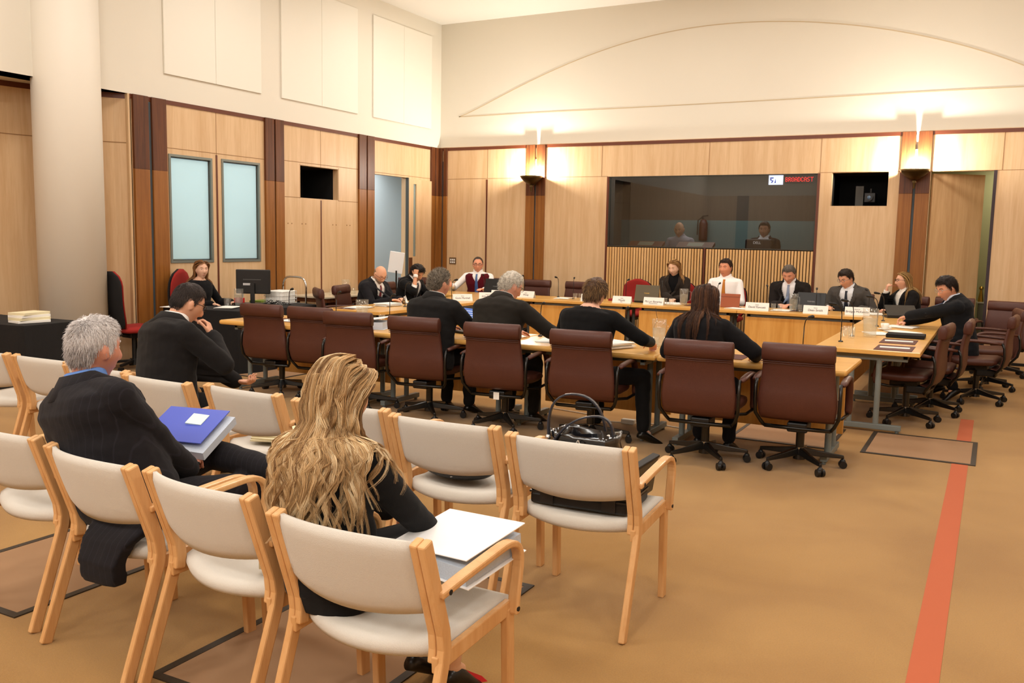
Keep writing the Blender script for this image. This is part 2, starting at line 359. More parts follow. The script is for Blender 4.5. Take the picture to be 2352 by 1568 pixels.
# sconces
sg = mat('sconce_glow', (255, 244, 214), .5, emit=(255, 236, 196), estr=12)
def sconce(x, label):
    t = thing('wall_sconce', label, 'wall lamp', (x, YB-.2, 2.5), 0, 'bronze bowl uplights on the back wall')
    prof = [(.02,.0),(.07,.02),(.13,.065),(.175,.11),(.2,.15)]
    m = MB(); m.lathe(prof+[(.19,.15),(.165,.115),(.12,.075),(.0,.045)], n=32, cap=False); m.lathe([(.0,0),(.02,0)], n=32, cap=False)
    m.build('bowl', brass, t, smooth=True)
    MB().cyl((0,0,-.03), (0,0,.005), .03, .02).cyl((0,0,-.11), (0,0,-.03), .012, .02).build('finial', brass, t, smooth=False)
    MB().bar((0,.0,.02), (0,.17,.02), .03, .03).build('bracket', brass, t)
    MB().ell((0,0,.12), (.05,.05,.025)).build('bulb', sg, t, smooth=True)
    l = bpy.data.lights.new('sconce_lamp', 'POINT'); l.energy = 190; l.color = (1, .93, .82); l.shadow_soft_size = .06
    lo = bpy.data.objects.new('sconce_lamp', l); COL.objects.link(lo); lo.location = (0,0,.2); lo.parent = t
sconce(-7.05, 'bronze bowl wall lamp glowing upward, left of the booth window')
sconce(-1.085, 'bronze bowl wall lamp glowing upward, beside the open doorway')

# frosted windows
fr = mat('frosted_glass', (206, 226, 226), .6)
nt = fr.node_tree; b = nt.nodes['Principled BSDF']; tr = nt.nodes.new('ShaderNodeBsdfTranslucent'); tr.inputs[0].default_value = lin((226, 236, 236)); ms = nt.nodes.new('ShaderNodeMixShader'); ms.inputs[0].default_value = .75
out = nt.nodes['Material Output']; nt.links.new(b.outputs[0], ms.inputs[1]); nt.links.new(tr.outputs[0], ms.inputs[2]); nt.links.new(ms.outputs[0], out.inputs[0])
for i, (y0, y1, z0, z1) in enumerate((W1, W2)):
    m = MB(); f = .03
    for q in (((XL-.06,y0,z0),(XL+.012,y0+f,z1)), ((XL-.06,y1-f,z0),(XL+.012,y1,z1)), ((XL-.06,y0+f,z0),(XL+.012,y1-f,z0+f)), ((XL-.06,y0+f,z1-f),(XL+.012,y1-f,z1))): m.box(*q)
    o = struct(m.build('window_%d' % (i+1), mat('aluminium_frame', (120, 126, 120), .4, metal=.4)))
    MB().box((XL-.035, y0+f+.015, z0+f+.015), (XL-.025, y1-f-.015, z1-f-.015)).build('frosted_pane', fr, o)
    g = MB()
    for q in (((XL-.04,y0+f,z0+f),(XL-.022,y0+f+.012,z1-f)), ((XL-.04,y1-f-.012,z0+f),(XL-.022,y1-f,z1-f)), ((XL-.04,y0+f,z0+f),(XL-.022,y1-f,z0+f+.012)), ((XL-.04,y0+f,z1-f-.012),(XL-.022,y1-f,z1-f))): g.box(*q)
    g.build('pane_seal', darkgrey, o)
# corridor behind the left wall
bl = mat('corridor_blue', (62, 112, 138), .8)
k = MB(); k.box((XL-2.3, 7.3, 0), (XL-2.2, 16.2, 3.1)); k.mi = 1; k.box((XL-2.3, 7.3, 3.0), (XL-.31, 16.2, 3.1)); k.box((XL-2.3, 7.2, 0), (XL-.8, 7.3, 3.1)); k.box((XL-2.3, 16.2, 0), (XL, 16.3, 3.1))
k.box((XL-2.2, 14.75, 0), (XL-2.1, 16.2, 3.0))
struct(k.build('wall_corridor', [bl, mat('corridor_white', (222, 230, 232), .8)]))
# low olive shrub-like shape seen blurred through the frosted glass: a sofa in the corridor
sf = thing('corridor_sofa', 'dim olive sofa blurred behind the frosted windows', 'sofa', (XL-.75, 8.25, 0))
MB().box((-.35,-.8,.15), (.2,.8,.55)).build('seat', mat('olive_fabric', (150, 150, 96), .9), sf, bevel=.06)
MB().box((-.5,-.8,.15), (-.3,.8,1.5)).build('backrest', mat('olive_fabric', (150, 150, 96), .9), sf, bevel=.06)
# left door leaf standing beside the opening, with narrow vision panel
d = MB(); d.mi = 0
wall_boxes(d, 0, 12.99, 13.7, .02, 2.58, [(13.13, 13.22, 1.25, 2.5)], lambda m, a, b, c, e: m.box((XL+.004, a, c), (XL+.05, b, e)))
d.mi = 1; d.box((XL+.0, 12.965, 0), (XL+.052, 12.99, 2.6))
dd = struct(d.build('door_1', [veneer, darkgrey]))
MB().box((XL+.02, 13.13, 1.25), (XL+.03, 13.22, 2.5)).build('vision_pane', fr, dd)
MB().box((XL+.05, 13.0, .1), (XL+.056, 13.1, 1.23)).build('kick_plate', pil_dark, dd)
MB().cyl((XL+.05, 13.03, 1.05), (XL+.1, 13.03, 1.05), .01).bar((XL+.1, 13.02, 1.05), (XL+.1, 13.12, 1.05), .02, .02).build('door_handle', chrome, dd)

# doorway right: room behind with leaf ajar
d = MB(); a = R(52); hx, hy = -.885, YB+.1
M = Matrix.Translation((hx, hy, 0)) @ Matrix.Rotation(R(33), 4, 'Z'); d.M = M
d.box((0, -.045, .02), (.76, 0, 2.61)); d.mi = 1
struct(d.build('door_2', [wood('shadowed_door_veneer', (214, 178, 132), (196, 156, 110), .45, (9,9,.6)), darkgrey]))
k = MB(); k.box((-1.3, YB+1.6, 0), (1.6, YB+1.7, 3)); k.box((-1.42, YB+.26, 0), (-1.32, YB+1.7, 3)); k.box((1.5, YB+.26, 0), (1.6, YB+1.7, 3)); k.box((-1.4, YB+.26, 2.9), (1.6, YB+1.7, 3))
struct(k.build('wall_lobby', mat('lobby_green', (186, 182, 138), .8)))
MB_ = MB().box((-.115, YB-.005, 0), (-.075, YB+.12, 2.64)); struct(MB_.build('trim_23', mat('door_edge_dark', (50, 34, 40), .5)))
cab = thing('lobby_cabinet', 'grey cabinet seen through the gap of the open doorway', 'cabinet', (.15, YB+1.1, 0))
MB().box((-.35,-.2,0), (.35,.2,.78)).build('body', mat('cabinet_grey', (110, 112, 96), .6), cab, bevel=.01)
MB().box((-.37,-.22,.78), (.37,.22,.80)).build('cabinet_top', mat('cabinet_top', (190, 190, 170), .5), cab)
sp = tag(MB().box((-.1,YB+1.0,.80),(.1,YB+1.16,1.3)).build('wire_rack', mat('rack_dark', (70, 66, 40), .6)), 'tall dark wire rack standing on the lobby cabinet', 'rack')
mp_ = thing('brass_lamp', 'small brass lamp glinting on the lobby cabinet', 'lamp', (-.17, YB+1.0, .80)); MB().cyl((0,0,0),(0,0,.18),.04,.015).ell((0,0,.2),(.03,.03,.03)).build('lamp_body', mat('brass', (210, 170, 80), .25, metal=1), mp_)

# booth behind the window
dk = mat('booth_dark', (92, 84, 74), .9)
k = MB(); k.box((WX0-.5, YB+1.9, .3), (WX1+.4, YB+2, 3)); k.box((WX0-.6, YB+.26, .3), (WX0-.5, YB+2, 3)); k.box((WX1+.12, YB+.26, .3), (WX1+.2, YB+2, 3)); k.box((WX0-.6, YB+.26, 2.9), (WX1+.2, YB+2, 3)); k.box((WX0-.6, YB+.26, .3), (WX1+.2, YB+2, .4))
k.mi = 1; k.box((WX0-.5, YB+1.88, .4), (WX1+.1, YB+1.9, 1.98))  # lower part of the rear wall in paler teal
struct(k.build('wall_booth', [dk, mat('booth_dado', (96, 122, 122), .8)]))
gl = mat('booth_glass', (255, 255, 255), .0)
nt = gl.node_tree; nt.nodes.remove(nt.nodes['Principled BSDF']); out = nt.nodes['Material Output']
g1 = nt.nodes.new('ShaderNodeBsdfGlossy'); g1.inputs['Roughness'].default_value = .0; g1.inputs[0].default_value = (.9, .9, .9, 1)
t1 = nt.nodes.new('ShaderNodeBsdfTransparent'); t1.inputs[0].default_value = (.62, .64, .64, 1); fz = nt.nodes.new('ShaderNodeFresnel'); fz.inputs[0].default_value = 1.7
ms = nt.nodes.new('ShaderNodeMixShader'); nt.links.new(fz.outputs[0], ms.inputs[0]); nt.links.new(t1.outputs[0], ms.inputs[1]); nt.links.new(g1.outputs[0], ms.inputs[2]); nt.links.new(ms.outputs[0], out.inputs[0])
wf = MB(); f = .012
for q in (((WX0,YB+.0,WZ0),(WX0+f,YB+.1,WZ1)), ((WX1-f,YB+.0,WZ0),(WX1,YB+.1,WZ1)), ((WX0,YB,WZ0-.012),(WX1,YB+.1,WZ0+f)), ((WX0,YB,WZ1-f),(WX1,YB+.1,WZ1))): wf.box(*q)
wo = struct(wf.build('window_3', mat('window_edge', (60, 56, 46), .5)))
MB().add([(WX0+f, YB+.03, WZ0+f), (WX1-f, YB+.03, WZ0+f), (WX1-f, YB+.03, WZ1-f), (WX0+f, YB+.03, WZ1-f)], [(0,1,2,3)]).build('pane', gl, wo, fix=False)
# lit signs behind the glass
FONT = {'B':'1110 1001 1001 1110 1001 1001 1110','R':'1110 1001 1001 1110 1010 1001 1001','O':'0110 1001 1001 1001 1001 1001 0110','A':'0110 1001 1001 1111 1001 1001 1001','D':'1110 1001 1001 1001 1001 1001 1110','C':'0110 1001 1000 1000 1000 1001 0110','S':'0111 1000 1000 0110 0001 0001 1110','T':'11111 00100 00100 00100 00100 00100 00100'}
sb = thing('broadcast_sign', 'black sign with red lit lettering BROADCAST at the top right of the booth window', 'sign', (-2.68, YB+.06, 2.555))
MB().box((-.22,0,-.06), (.24,.03,.06)).build('sign_case', blackplastic, sb)
led = MB(); x = -.205; px = .0092
for ch in 'BROADCAST':
    rows = FONT[ch].split()
    for i, row in enumerate(rows):
        for j, cc_ in enumerate(row):
            if cc_ == '1': led.box((x+j*px, -.004, .033-i*px*1.05-px*.8), (x+j*px+px*.85, 0, .033-i*px*1.05))
    x += px*(len(rows[0])+.9)
led.build('led_lettering', mat('led_red', (255, 40, 40), .5, emit=(255, 30, 34), estr=2.2), sb)
s2 = thing('lit_logo_sign', 'small white lit sign with a blue mark beside the red sign', 'sign', (-3.03, YB+.06, 2.55))
MB().box((-.105,0,-.07), (.105,.03,.07)).build('light_box', mat('sign_white', (235, 240, 255), .5, emit=(225, 232, 255), estr=1.6), s2)
lm = MB(); bz = mat('logo_blue', (96, 110, 190), .5, emit=(120, 130, 210), estr=.5)
lm.add([(-.085,-.003,.04),(-.03,-.003,.04),(-.035,-.003,.02),(-.065,-.003,.02),(-.06,-.003,.0),(-.03,-.003,-.01),(-.05,-.003,-.045),(-.07,-.003,-.045),(-.055,-.003,-.015),(-.085,-.003,-.005)], [tuple(range(10))])
lm.add([(-.02,-.003,-.045),(-.0,-.003,.02),(.005,-.003,-.045)], [(0,1,2)]).build('logo_mark', bz, s2, fix=False)
# floor panels (access covers) and red strip
fp = mat('floor_panel', (150, 116, 84), .9, var=.08, vscale=3)
fe = mat('panel_edge', (52, 42, 30), .6)
for i, (x0, x1, y0, y1, e, lab) in enumerate(((-1.85,-1.05,7.28,8.16,.03,'carpeted floor access panel under the right end of the front table'), (-.83,-.03,7.32,8.22,.035,'worn carpeted floor access panel with dark edging on open floor at right'),
        (-2.6,-1.78,2.12,3.6,.035,'carpeted floor access panel under the nearest cream chairs'), (-4.28,-3.47,2.18,3.35,.035,'carpeted floor access panel at the lower left under the cream chairs'), (-7.1,-6.2,8.3,9.3,.03,'carpeted floor access panel under the left table'), (-7.7,-6.9,7.4,8.2,.03,'carpeted floor access panel beside the black draped desk'))):
    m = MB(); m.mi = 0; m.box((x0+e,y0+e,0), (x1-e,y1-e,.004)); m.mi = 1
    m.box((x0,y0,0),(x1,y0+e,.006)); m.box((x0,y1-e,0),(x1,y1,.006)); m.box((x0,y0+e,0),(x0+e,y1-e,.006)); m.box((x1-e,y0+e,0),(x1,y1-e,.006))
    o = m.build('trim_%d' % (30+i), [fp, fe]); struct(tag(o, lab, 'floor panel'))
st = tag(MB().add([(-.185,.5,.0015),(-.075,.5,.0015),(-.08,9.3,.0015),(-.19,9.3,.0015)], [(0,1,2,3)]).box((-.185,.5,0),(-.075,.51,.0014)).build('red_floor_strip', mat('red_strip', (178, 92, 58), .9), fix=False), 'faded red strip laid lengthwise across the tan carpet', 'floor strip')
st['kind'] = 'structure'

# ---------------------------------------------------------------- lights
def area(name, loc, rot, sx, sy, power, col):
    l = bpy.data.lights.new(name, 'AREA'); l.shape = 'RECTANGLE'; l.size = sx; l.size_y = sy; l.energy = power; l.color = col
    o = bpy.data.objects.new(name, l); COL.objects.link(o); o.location = loc; o.rotation_euler = rot; return o
lampm = mat('ceiling_lamp', (255, 250, 240), .5, emit=(255, 246, 228), estr=3)
n = 0
for x in (-7.2, -4.2, -1.2, 2.0):
    for y in (-1.0, 2.2, 5.4, 8.6, 11.6):
        n += 1
        o = thing('ceiling_light', 'recessed square ceiling light above the room, outside the photo', 'ceiling light', (x, y, ZC), 0, 'ceiling lights')
        MB().box((-.36,-.36,-.02), (.36,.36,0)).build('light_frame', mat('lamp_frame', (220, 220, 215), .5), o)
        MB().box((-.33,-.33,-.024), (.33,.33,-.02)).build('diffuser', lampm, o)
        area('ceiling_lamp_light', (x, y, ZC-.04), (0,0,0), .66, .66, 40, (1, .965, .915))
cw = MB(); cw.box((-8.6, YF-.01, 4.15), (4.2, YF+.01, 5.2)); cwo = struct(cw.build('window_4', mat('clerestory_glass', (255,250,240), .5, emit=(255, 250, 240), estr=2.2)))  # glowing panel behind the camera, added as soft frontal fill
mm = MB()
for i in range(7): mm.box((-8.6+i*12.75/6-.03, YF, 4.1), (-8.6+i*12.75/6+.03, YF+.04, 5.25))
mm.build('window_bars', mat('aluminium_frame', (120,126,120), .4), cwo)
area('clerestory_light', (-2.2, YF+.05, 4.65), (R(68), 0, 0), 12.5, 1.3, 430, (1, .975, .94))  # added fill for surfaces that face the camera
area('corridor_lamp', (XL-1.3, 11, 2.95), (0,0,0), 1.2, 8, 160, (.90, .97, 1))
area('corridor_lamp', (XL-1.2, 8.6, 2.95), (0,0,0), 1.2, 2, 30, (.94, .99, 1))  # extra light added behind the frosted panes to brighten them
area('lobby_lamp', (.3, YB+1.0, 2.85), (0,0,0), .8, .8, 14, (1, .95, .75))
area('booth_lamp', (-4, YB+1.2, 2.85), (0,0,0), 2.5, .5, 22, (1, .95, .88))
wd = bpy.data.worlds.new('world'); SC.world = wd; wd.use_nodes = True
wd.node_tree.nodes['Background'].inputs[0].default_value = (1, .93, .83, 1); wd.node_tree.nodes['Background'].inputs[1].default_value = .1
SC.view_settings.view_transform = 'Standard'; SC.view_settings.look = 'None'; SC.view_settings.gamma = 1; SC.view_settings.use_curve_mapping = False
SC.view_settings.exposure = -0.12
for k_, v_ in (('max_bounces', 7), ('diffuse_bounces', 4), ('glossy_bounces', 3), ('transmission_bounces', 4)): setattr(SC.cycles, k_, v_)
SC.cycles.transparent_max_bounces = 32
# ---------------------------------------------------------------- cream beech armchair (local: faces +Y, origin on floor under the seat)
def arc(a, b, c, n=8):                         # quadratic bezier
    a, b, c = V(a), V(b), V(c); return [a*(1-t)**2+b*2*t*(1-t)+c*t*t for t in [i/n for i in range(n+1)]]
def make_cream():
    t = thing('cream_armchair', 'x', 'chair', (0,0,0), 0, 'cream upholstered beech armchairs for the public')
    hw = .262
    def ribbon(mb, pts, w, h, x):              # laminated strip in the YZ plane at x
        P = [V((x, p[0], p[1])) for p in pts]; N = len(P); rings = []
        for i, p in enumerate(P):
            d = (P[min(i+1,N-1)]-P[max(i-1,0)]).normalized(); nrm = V((0, -d.z, d.y))
            rings.append([p+V((a*w/2,0,0))+nrm*b*h/2 for a, b in ((-1,-1),(1,-1),(1,1),(-1,1))])
        mb.loft(rings)
    for s in (-1, 1):
        x = s*hw
        back = [(-.33,0), (-.205,.40), (-.192,.44), (-.195,.48), (-.295,.785)]
        m = MB(); ribbon(m, [( -.335,0), (-.212,.36), (-.196,.41), (-.19,.45), (-.197,.5), (-.292,.785)], .026, .044, x+s*.013)
        m.build('rear_leg', beech, t, bevel=.006)
        m = MB(); ribbon(m, [(-.198,.405), (-.192,.45), (-.197,.5), (-.292,.785)], .026, .044, x-s*.014)
        m.build('back_post', beech, t, bevel=.006)
        m = MB(); ribbon(m, [(.215,0), (.195,.43)], .028, .045, x)
        m.build('front_leg', beech, t, bevel=.005)
        m = MB(); ribbon(m, [(-.22,.405), (.2,.43)], .022, .05, x)
        m.build('seat_rail', beech, t, bevel=.004)
        arm = [(-.235,.62), (-.1,.635), (.08,.652)]+[(p.y, p.z) for p in arc((0,.12,.655), (0,.235,.66), (0,.222,.56), 8)]+[(.205,.47), (.198,.41)]
        m = MB(); ribbon(m, arm, .038, .022, x+s*.02)
        ar_ = m.build('armrest', beech, t, bevel=.006)
        MB().cyl((x+s*.037,-.2,.622), (x+s*.041,-.2,.622), .008, n=10).cyl((x+s*.037,.197,.43), (x+s*.041,.197,.43), .008, n=10).build('bolt', black, ar_)
    MB().bar((-hw,.19,.40), (hw,.19,.40), .022, .05).build('cross_rail', beech, t, bevel=.004)
    # backrest cushion: curved panel bulging backwards
    F = []; nu, nv = 16, 8
    def bp(u, v, off):
        xx = (u-.5)*2*(hw-.026); bul = .055*(1-(2*u-1)**2)
        z = .555+v*.225; z += (.012*(1-(2*u-1)**2) if v > .5 else -.02*(1-(2*u-1)**2))*abs(2*v-1)
        y = -.197-(z-.5)*.335-bul
        e = 1-abs(2*v-1)**4; th = .007+.014*max(0, e)**.5
        return V((xx, y+off*th, z))
    rings = []
    for i in range(nu+1):
        u = i/nu; ring = [bp(u, j/nv, 1) for j in range(nv+1)]+[bp(u, j/nv, -1) for j in range(nv, -1, -1)]
        rings.append(ring)
    MB().loft(rings).build('backrest', cream, t, smooth=True)
    # seat
    rings = []
    for i in range(nu+1):
        u = i/nu; xx = (u-.5)*2*(hw-.014); dip = .012*(1-(2*u-1)**2)
        rear = -.17-.075*(1-(2*u-1)**2); front = .235+.03*(1-(2*u-1)**2); ring = []
        for (a, zt) in ((0,.0),(.015,.02),(.08,.03),(.3,.022),(.6,.024),(.88,.03),(.97,.018),(1,.0)):
            ring.append(V((xx, rear+(front-rear)*a, .43+zt+.01*a-dip)))
        for (a, zb) in ((.98,-.022),(.5,-.028),(.02,-.022)):
            ring.append(V((xx, rear+(front-rear)*a, .43+zb+.01*a-dip)))
        rings.append(ring)
    MB().loft(rings).build('seat', cream, t, smooth=True)
    return t
ch0 = make_cream(); fst = [True]
def cream_chair(x, ytop, rz, label):
    # x,ytop: centre of the top of the backrest
    ang = R(rz); off = V((-sin(ang), cos(ang)))*.292
    loc = (x+off[0], ytop+off[1], 0)
    if fst[0]: fst[0] = False; ch0.location = loc; ch0.rotation_euler = (0,0,ang); ch0['label'] = label; return ch0
    return dup(ch0, loc, rz, label)
cream_chair(-1.57, 1.955, -1, 'nearest cream armchair, the long-haired woman in black sits on it')
cream_chair(-2.265, 2.06, -7, 'empty cream armchair between the grey-haired man and the long-haired woman')
cream_chair(-2.875, 2.11, -7, 'cream armchair under the grey-haired man in the pinstripe suit')
cream_chair(-3.55, 2.2, -4, 'empty cream armchair at the left edge, in the near row beside the grey-haired man')
cream_chair(-1.485, 3.285, 1, 'cream armchair carrying the black briefcase and handbag, rightmost of the second row')
cream_chair(-2.13, 3.345, 1, 'cream armchair with a dark bag on its seat, in the second row')
cream_chair(-2.76, 3.4, 2, 'cream armchair mostly hidden by the blonde hair of the woman in front')
cream_chair(-3.45, 3.45, -4, 'cream armchair with papers and a folded name card on the seat')
cream_chair(-4.085, 3.44, -4, 'cream armchair under the man in black with his hand at his face')
cream_chair(-4.70, 3.52, 0, 'empty cream armchair just left of the man with his hand at his face')
cream_chair(-5.33, 3.6, 0, 'empty cream armchair in the second row beside the black draped table')
cream_chair(-5.95, 3.6, 0, 'cream armchair cut by the left edge in the second row')

# ---------------------------------------------------------------- oxblood leather swivel chair (faces +Y)
def make_leather():
    t = thing('leather_swivel_chair', 'x', 'chair', (0,0,0), 0, 'oxblood leather swivel chairs')
    # back shell
    rings = []; prof = [(.385,-.155,.245),(.37,-.20,.25),(.395,-.235,.256),(.43,-.245,.262),(.50,-.262,.268),(.58,-.262,.262),(.66,-.26,.25),(.75,-.272,.242),(.82,-.288,.24),(.875,-.302,.24)]
    for z, y, w in prof:
        th = .024 if z > .42 else .018; ring = []
        for k in range(20):
            a = 2*pi*k/20; cx, sx = cos(a), sin(a)
            px = w*(abs(cx)**.35)*(1 if cx >= 0 else -1); py = th*(abs(sx)**.6)*(1 if sx >= 0 else -1)
            ring.append(V((px, y+py-.018*(1-(px/w)**2), z)))
        rings.append(ring)
    MB().loft(rings).build('backrest', leather, t, smooth=True)
    # rolled head pad
    m = MB(); rings = []
    for i in range(2):
        pass
    P = [( -.328,.80), (-.336,.84), (-.338,.88), (-.328,.908), (-.305,.92), (-.282,.912), (-.268,.885), (-.262,.84), (-.266,.80), (-.3,.795)]
    xs = [-.243, -.238, -.1, 0, .1, .238, .243]
    for i, x in enumerate(xs):
        k = .86 if i in (0, len(xs)-1) else 1
        rings.append([V((x, -.3+(y+.3)*k-.006*(1-(x/.24)**2), .86+(z-.86)*k)) for y, z in P])
    m.loft(rings).build('head_roll', leather, t, smooth=True, bevel=0)
    m = MB(); m.tube([(-.236,-.318,.79),(0,-.326,.787),(.236,-.318,.79)], .0035, 6); m.tube([(-.236,-.318,.777),(0,-.326,.774),(.236,-.318,.777)], .0025, 6)
    m.build('stitched_seam', mat('seam_leather', (70, 36, 28), .5), t)
    # seat
    rings = []
    for y, zt, zb, w in ((-.2,.47,.43,.235),(-.16,.485,.405,.25),(0,.478,.395,.256),(.15,.482,.395,.255),(.22,.478,.4,.25),(.262,.452,.41,.24),(.27,.43,.42,.23)):
        ring = []
        for k in range(20):
            a = 2*pi*k/20; cx, sx = cos(a), sin(a)
            ring.append(V((w*(abs(cx)**.35)*(1 if cx >= 0 else -1), y, (zt+zb)/2+(zt-zb)/2*(abs(sx)**.5)*(1 if sx >= 0 else -1))))
        rings.append(ring)
    MB().loft(rings).build('seat', leather, t, smooth=True)
    for s in (-1, 1):
        x = s*.295; path = arc((x,-.235,.645),(x,-.05,.665),(x,.08,.66),5)+arc((x,.1,.658),(x,.185,.65),(x,.205,.56),6)[0:]+arc((x,.208,.54),(x,.235,.44),(x,.215,.375),5)
        rings = []; N = len(path)
        for i, p in enumerate(path):
            d = (path[min(i+1,N-1)]-path[max(i-1,0)]).normalized(); nr = V((0,-d.z,d.y)); q = .75 if i in (0, N-1) else 1
            rings.append([p+V((.027*q*cos(2*pi*k/10),0,0))+nr*.016*q*sin(2*pi*k/10) for k in range(10)])
        MB().loft(rings).build('armrest', leather, t, smooth=True)
        MB().tube([(x*.95,-.24,.65),(x*.965,-.262,.6),(x*.965,-.27,.5),(x*.95,-.25,.41),(x*.85,-.2,.345),(x*.76,-.185,.312)], .0125, 8).build('frame_tube', blackmetal, t, smooth=True)
        MB().tube([(x,.21,.375),(x*.9,.1,.355),(x*.4,.02,.345),(0,0,.345)], .012, 8).build('arm_support', blackmetal, t, smooth=True)
    m = MB(); m.tube([(-.225,-.185,.312),(0,-.18,.308),(.225,-.185,.312)], .0145, 8).build('lower_tube', blackmetal, t, smooth=True)
    m = MB(); m.box((-.07,-.19,.28), (.07,.0,.35)); m.box((-.07,-.1,.335), (.07,.14,.395)); m.box((-.1,-.06,.38),(.1,.12,.41)); mech = m.build('tilt_mechanism', blackplastic, t, bevel=.012)
    m = MB(); m.cyl((0,0,.08), (0,0,.34), .03, .03, 18); m.cyl((0,0,.055),(0,0,.13),.045,.036,18); m.build('column', blackmetal, t, smooth=False, bevel=.002)
    m = MB(); m.cyl((0,0,.128),(0,0,.142),.032,.032,18).build('chrome_collar', chrome, t)
    for k in range(5):
        a = R(72*k+18); d = V((cos(a), sin(a), 0)); n = V((-sin(a), cos(a), 0))
        rings = []
        for f_, w, h, z in ((.03,.026,.026,.115),(.15,.02,.02,.098),(.27,.015,.014,.086),(.31,.013,.012,.082)):
            p = d*f_+V((0,0,z)); rings.append([p+n*a_*w+V((0,0,b_*h)) for a_, b_ in ((-1,-1),(1,-1),(.7,1),(-.7,1))])
        lg = MB().loft(rings).build('base_leg', blackmetal, t, bevel=.005)
        m = MB(); p = d*.305
        for s_ in (-1, 1): m.cyl(p+n*s_*.008+V((0,0,.028)), p+n*s_*.028+V((0,0,.028)), .028, .026, 16)
        m.ell(p+V((0,0,.045)), (.022,.022,.026), 12, 8); m.cyl(p+V((0,0,.05)), p+V((0,0,.085)), .008)
        m.build('caster', blackplastic, lg, smooth=False)
    return t
lc0 = make_leather(); fl = [True]
def leather_chair(x, y, rz, label, base=0, group='oxblood leather swivel chairs'):
    if fl[0]:
        fl[0] = False; lc0.location = (x,y,0); lc0.rotation_euler = (0,0,R(rz)); lc0['label'] = label; return lc0
    return dup(lc0, (x,y,0), rz, label, group)
leather_chair(-1.16, 6.62, 2, 'empty oxblood leather chair, rightmost at the front table')
leather_chair(-1.80, 6.42, 2, 'oxblood leather chair in front of the woman with long straight brown hair')
leather_chair(-2.76, 6.52, 5, 'oxblood leather chair behind the woman with short streaked hair')
lcC = leather_chair(-3.57, 6.58, 6, 'oxblood leather chair behind the white-haired man in glasses at the front table')
lcB = leather_chair(-4.37, 6.64, 6, 'oxblood leather chair behind the man with spiky grey hair')
leather_chair(-5.12, 6.68, 8, 'empty oxblood leather chair, third from the left at the front table')
leather_chair(-5.70, 6.86, 6, 'empty oxblood leather chair, second from the left at the front table')
leather_chair(-6.28, 6.84, 4, 'empty oxblood leather chair, leftmost at the front table')
# right side of the right table, facing -X
leather_chair(-.64, 8.85, 84, 'nearest oxblood leather chair tucked against the right table, with a visible looped arm')
leather_chair(-.48, 9.5, 88, 'oxblood leather chair at the right table, second from the camera end')
leather_chair(-.1, 10.45, 84, 'oxblood leather chair under the man in the dark suit reaching over the right table')
leather_chair(-.02, 11.5, 100, 'oxblood leather chair behind the dark-suited man at the right table')
leather_chair(.12, 12.8, 168, 'oxblood leather chair turned toward the camera by the open doorway')
leather_chair(.82, 12.6, 150, 'oxblood leather chair cut by the right edge of the view')
leather_chair(-.5, 13.25, 172, 'oxblood leather chair behind the woman with glasses and the dark-suited man')
# back row, facing the camera side
leather_chair(-1.1, 13.22, 160, 'oxblood leather chair under the blonde woman with glasses')
leather_chair(-1.72, 13.15, 178, 'oxblood leather chair under the man in the grey suit at the laptop')
leather_chair(-2.57, 13.3, 180, 'oxblood leather chair under the grey-haired man in the dark suit and pale tie')
leather_chair(-5.95, 13.1, 178, 'empty oxblood leather chair at the back table in front of the slim lamp pilaster')
leather_chair(-6.72, 13.15, 180, 'empty oxblood leather chair right of the man in the maroon vest')
leather_chair(-7.55, 13.1, 190, 'oxblood leather chair under the man in the maroon vest')
leather_chair(-8.35, 12.3, 230, 'oxblood leather chair in the far left corner by the door leaf')
# left table, facing +X
leather_chair(-7.42, 9.2, -40, 'empty oxblood leather chair left of the bald man, near end of the left table')
leather_chair(-7.6, 9.85, -75, 'oxblood leather chair under the bald man in glasses')
leather_chair(-7.65, 10.9, -85, 'oxblood leather chair under the dark-haired man leaning on his fist')
leather_chair(-7.75, 11.7, -95, 'oxblood leather chair behind the dark-haired man, nearer the corner')

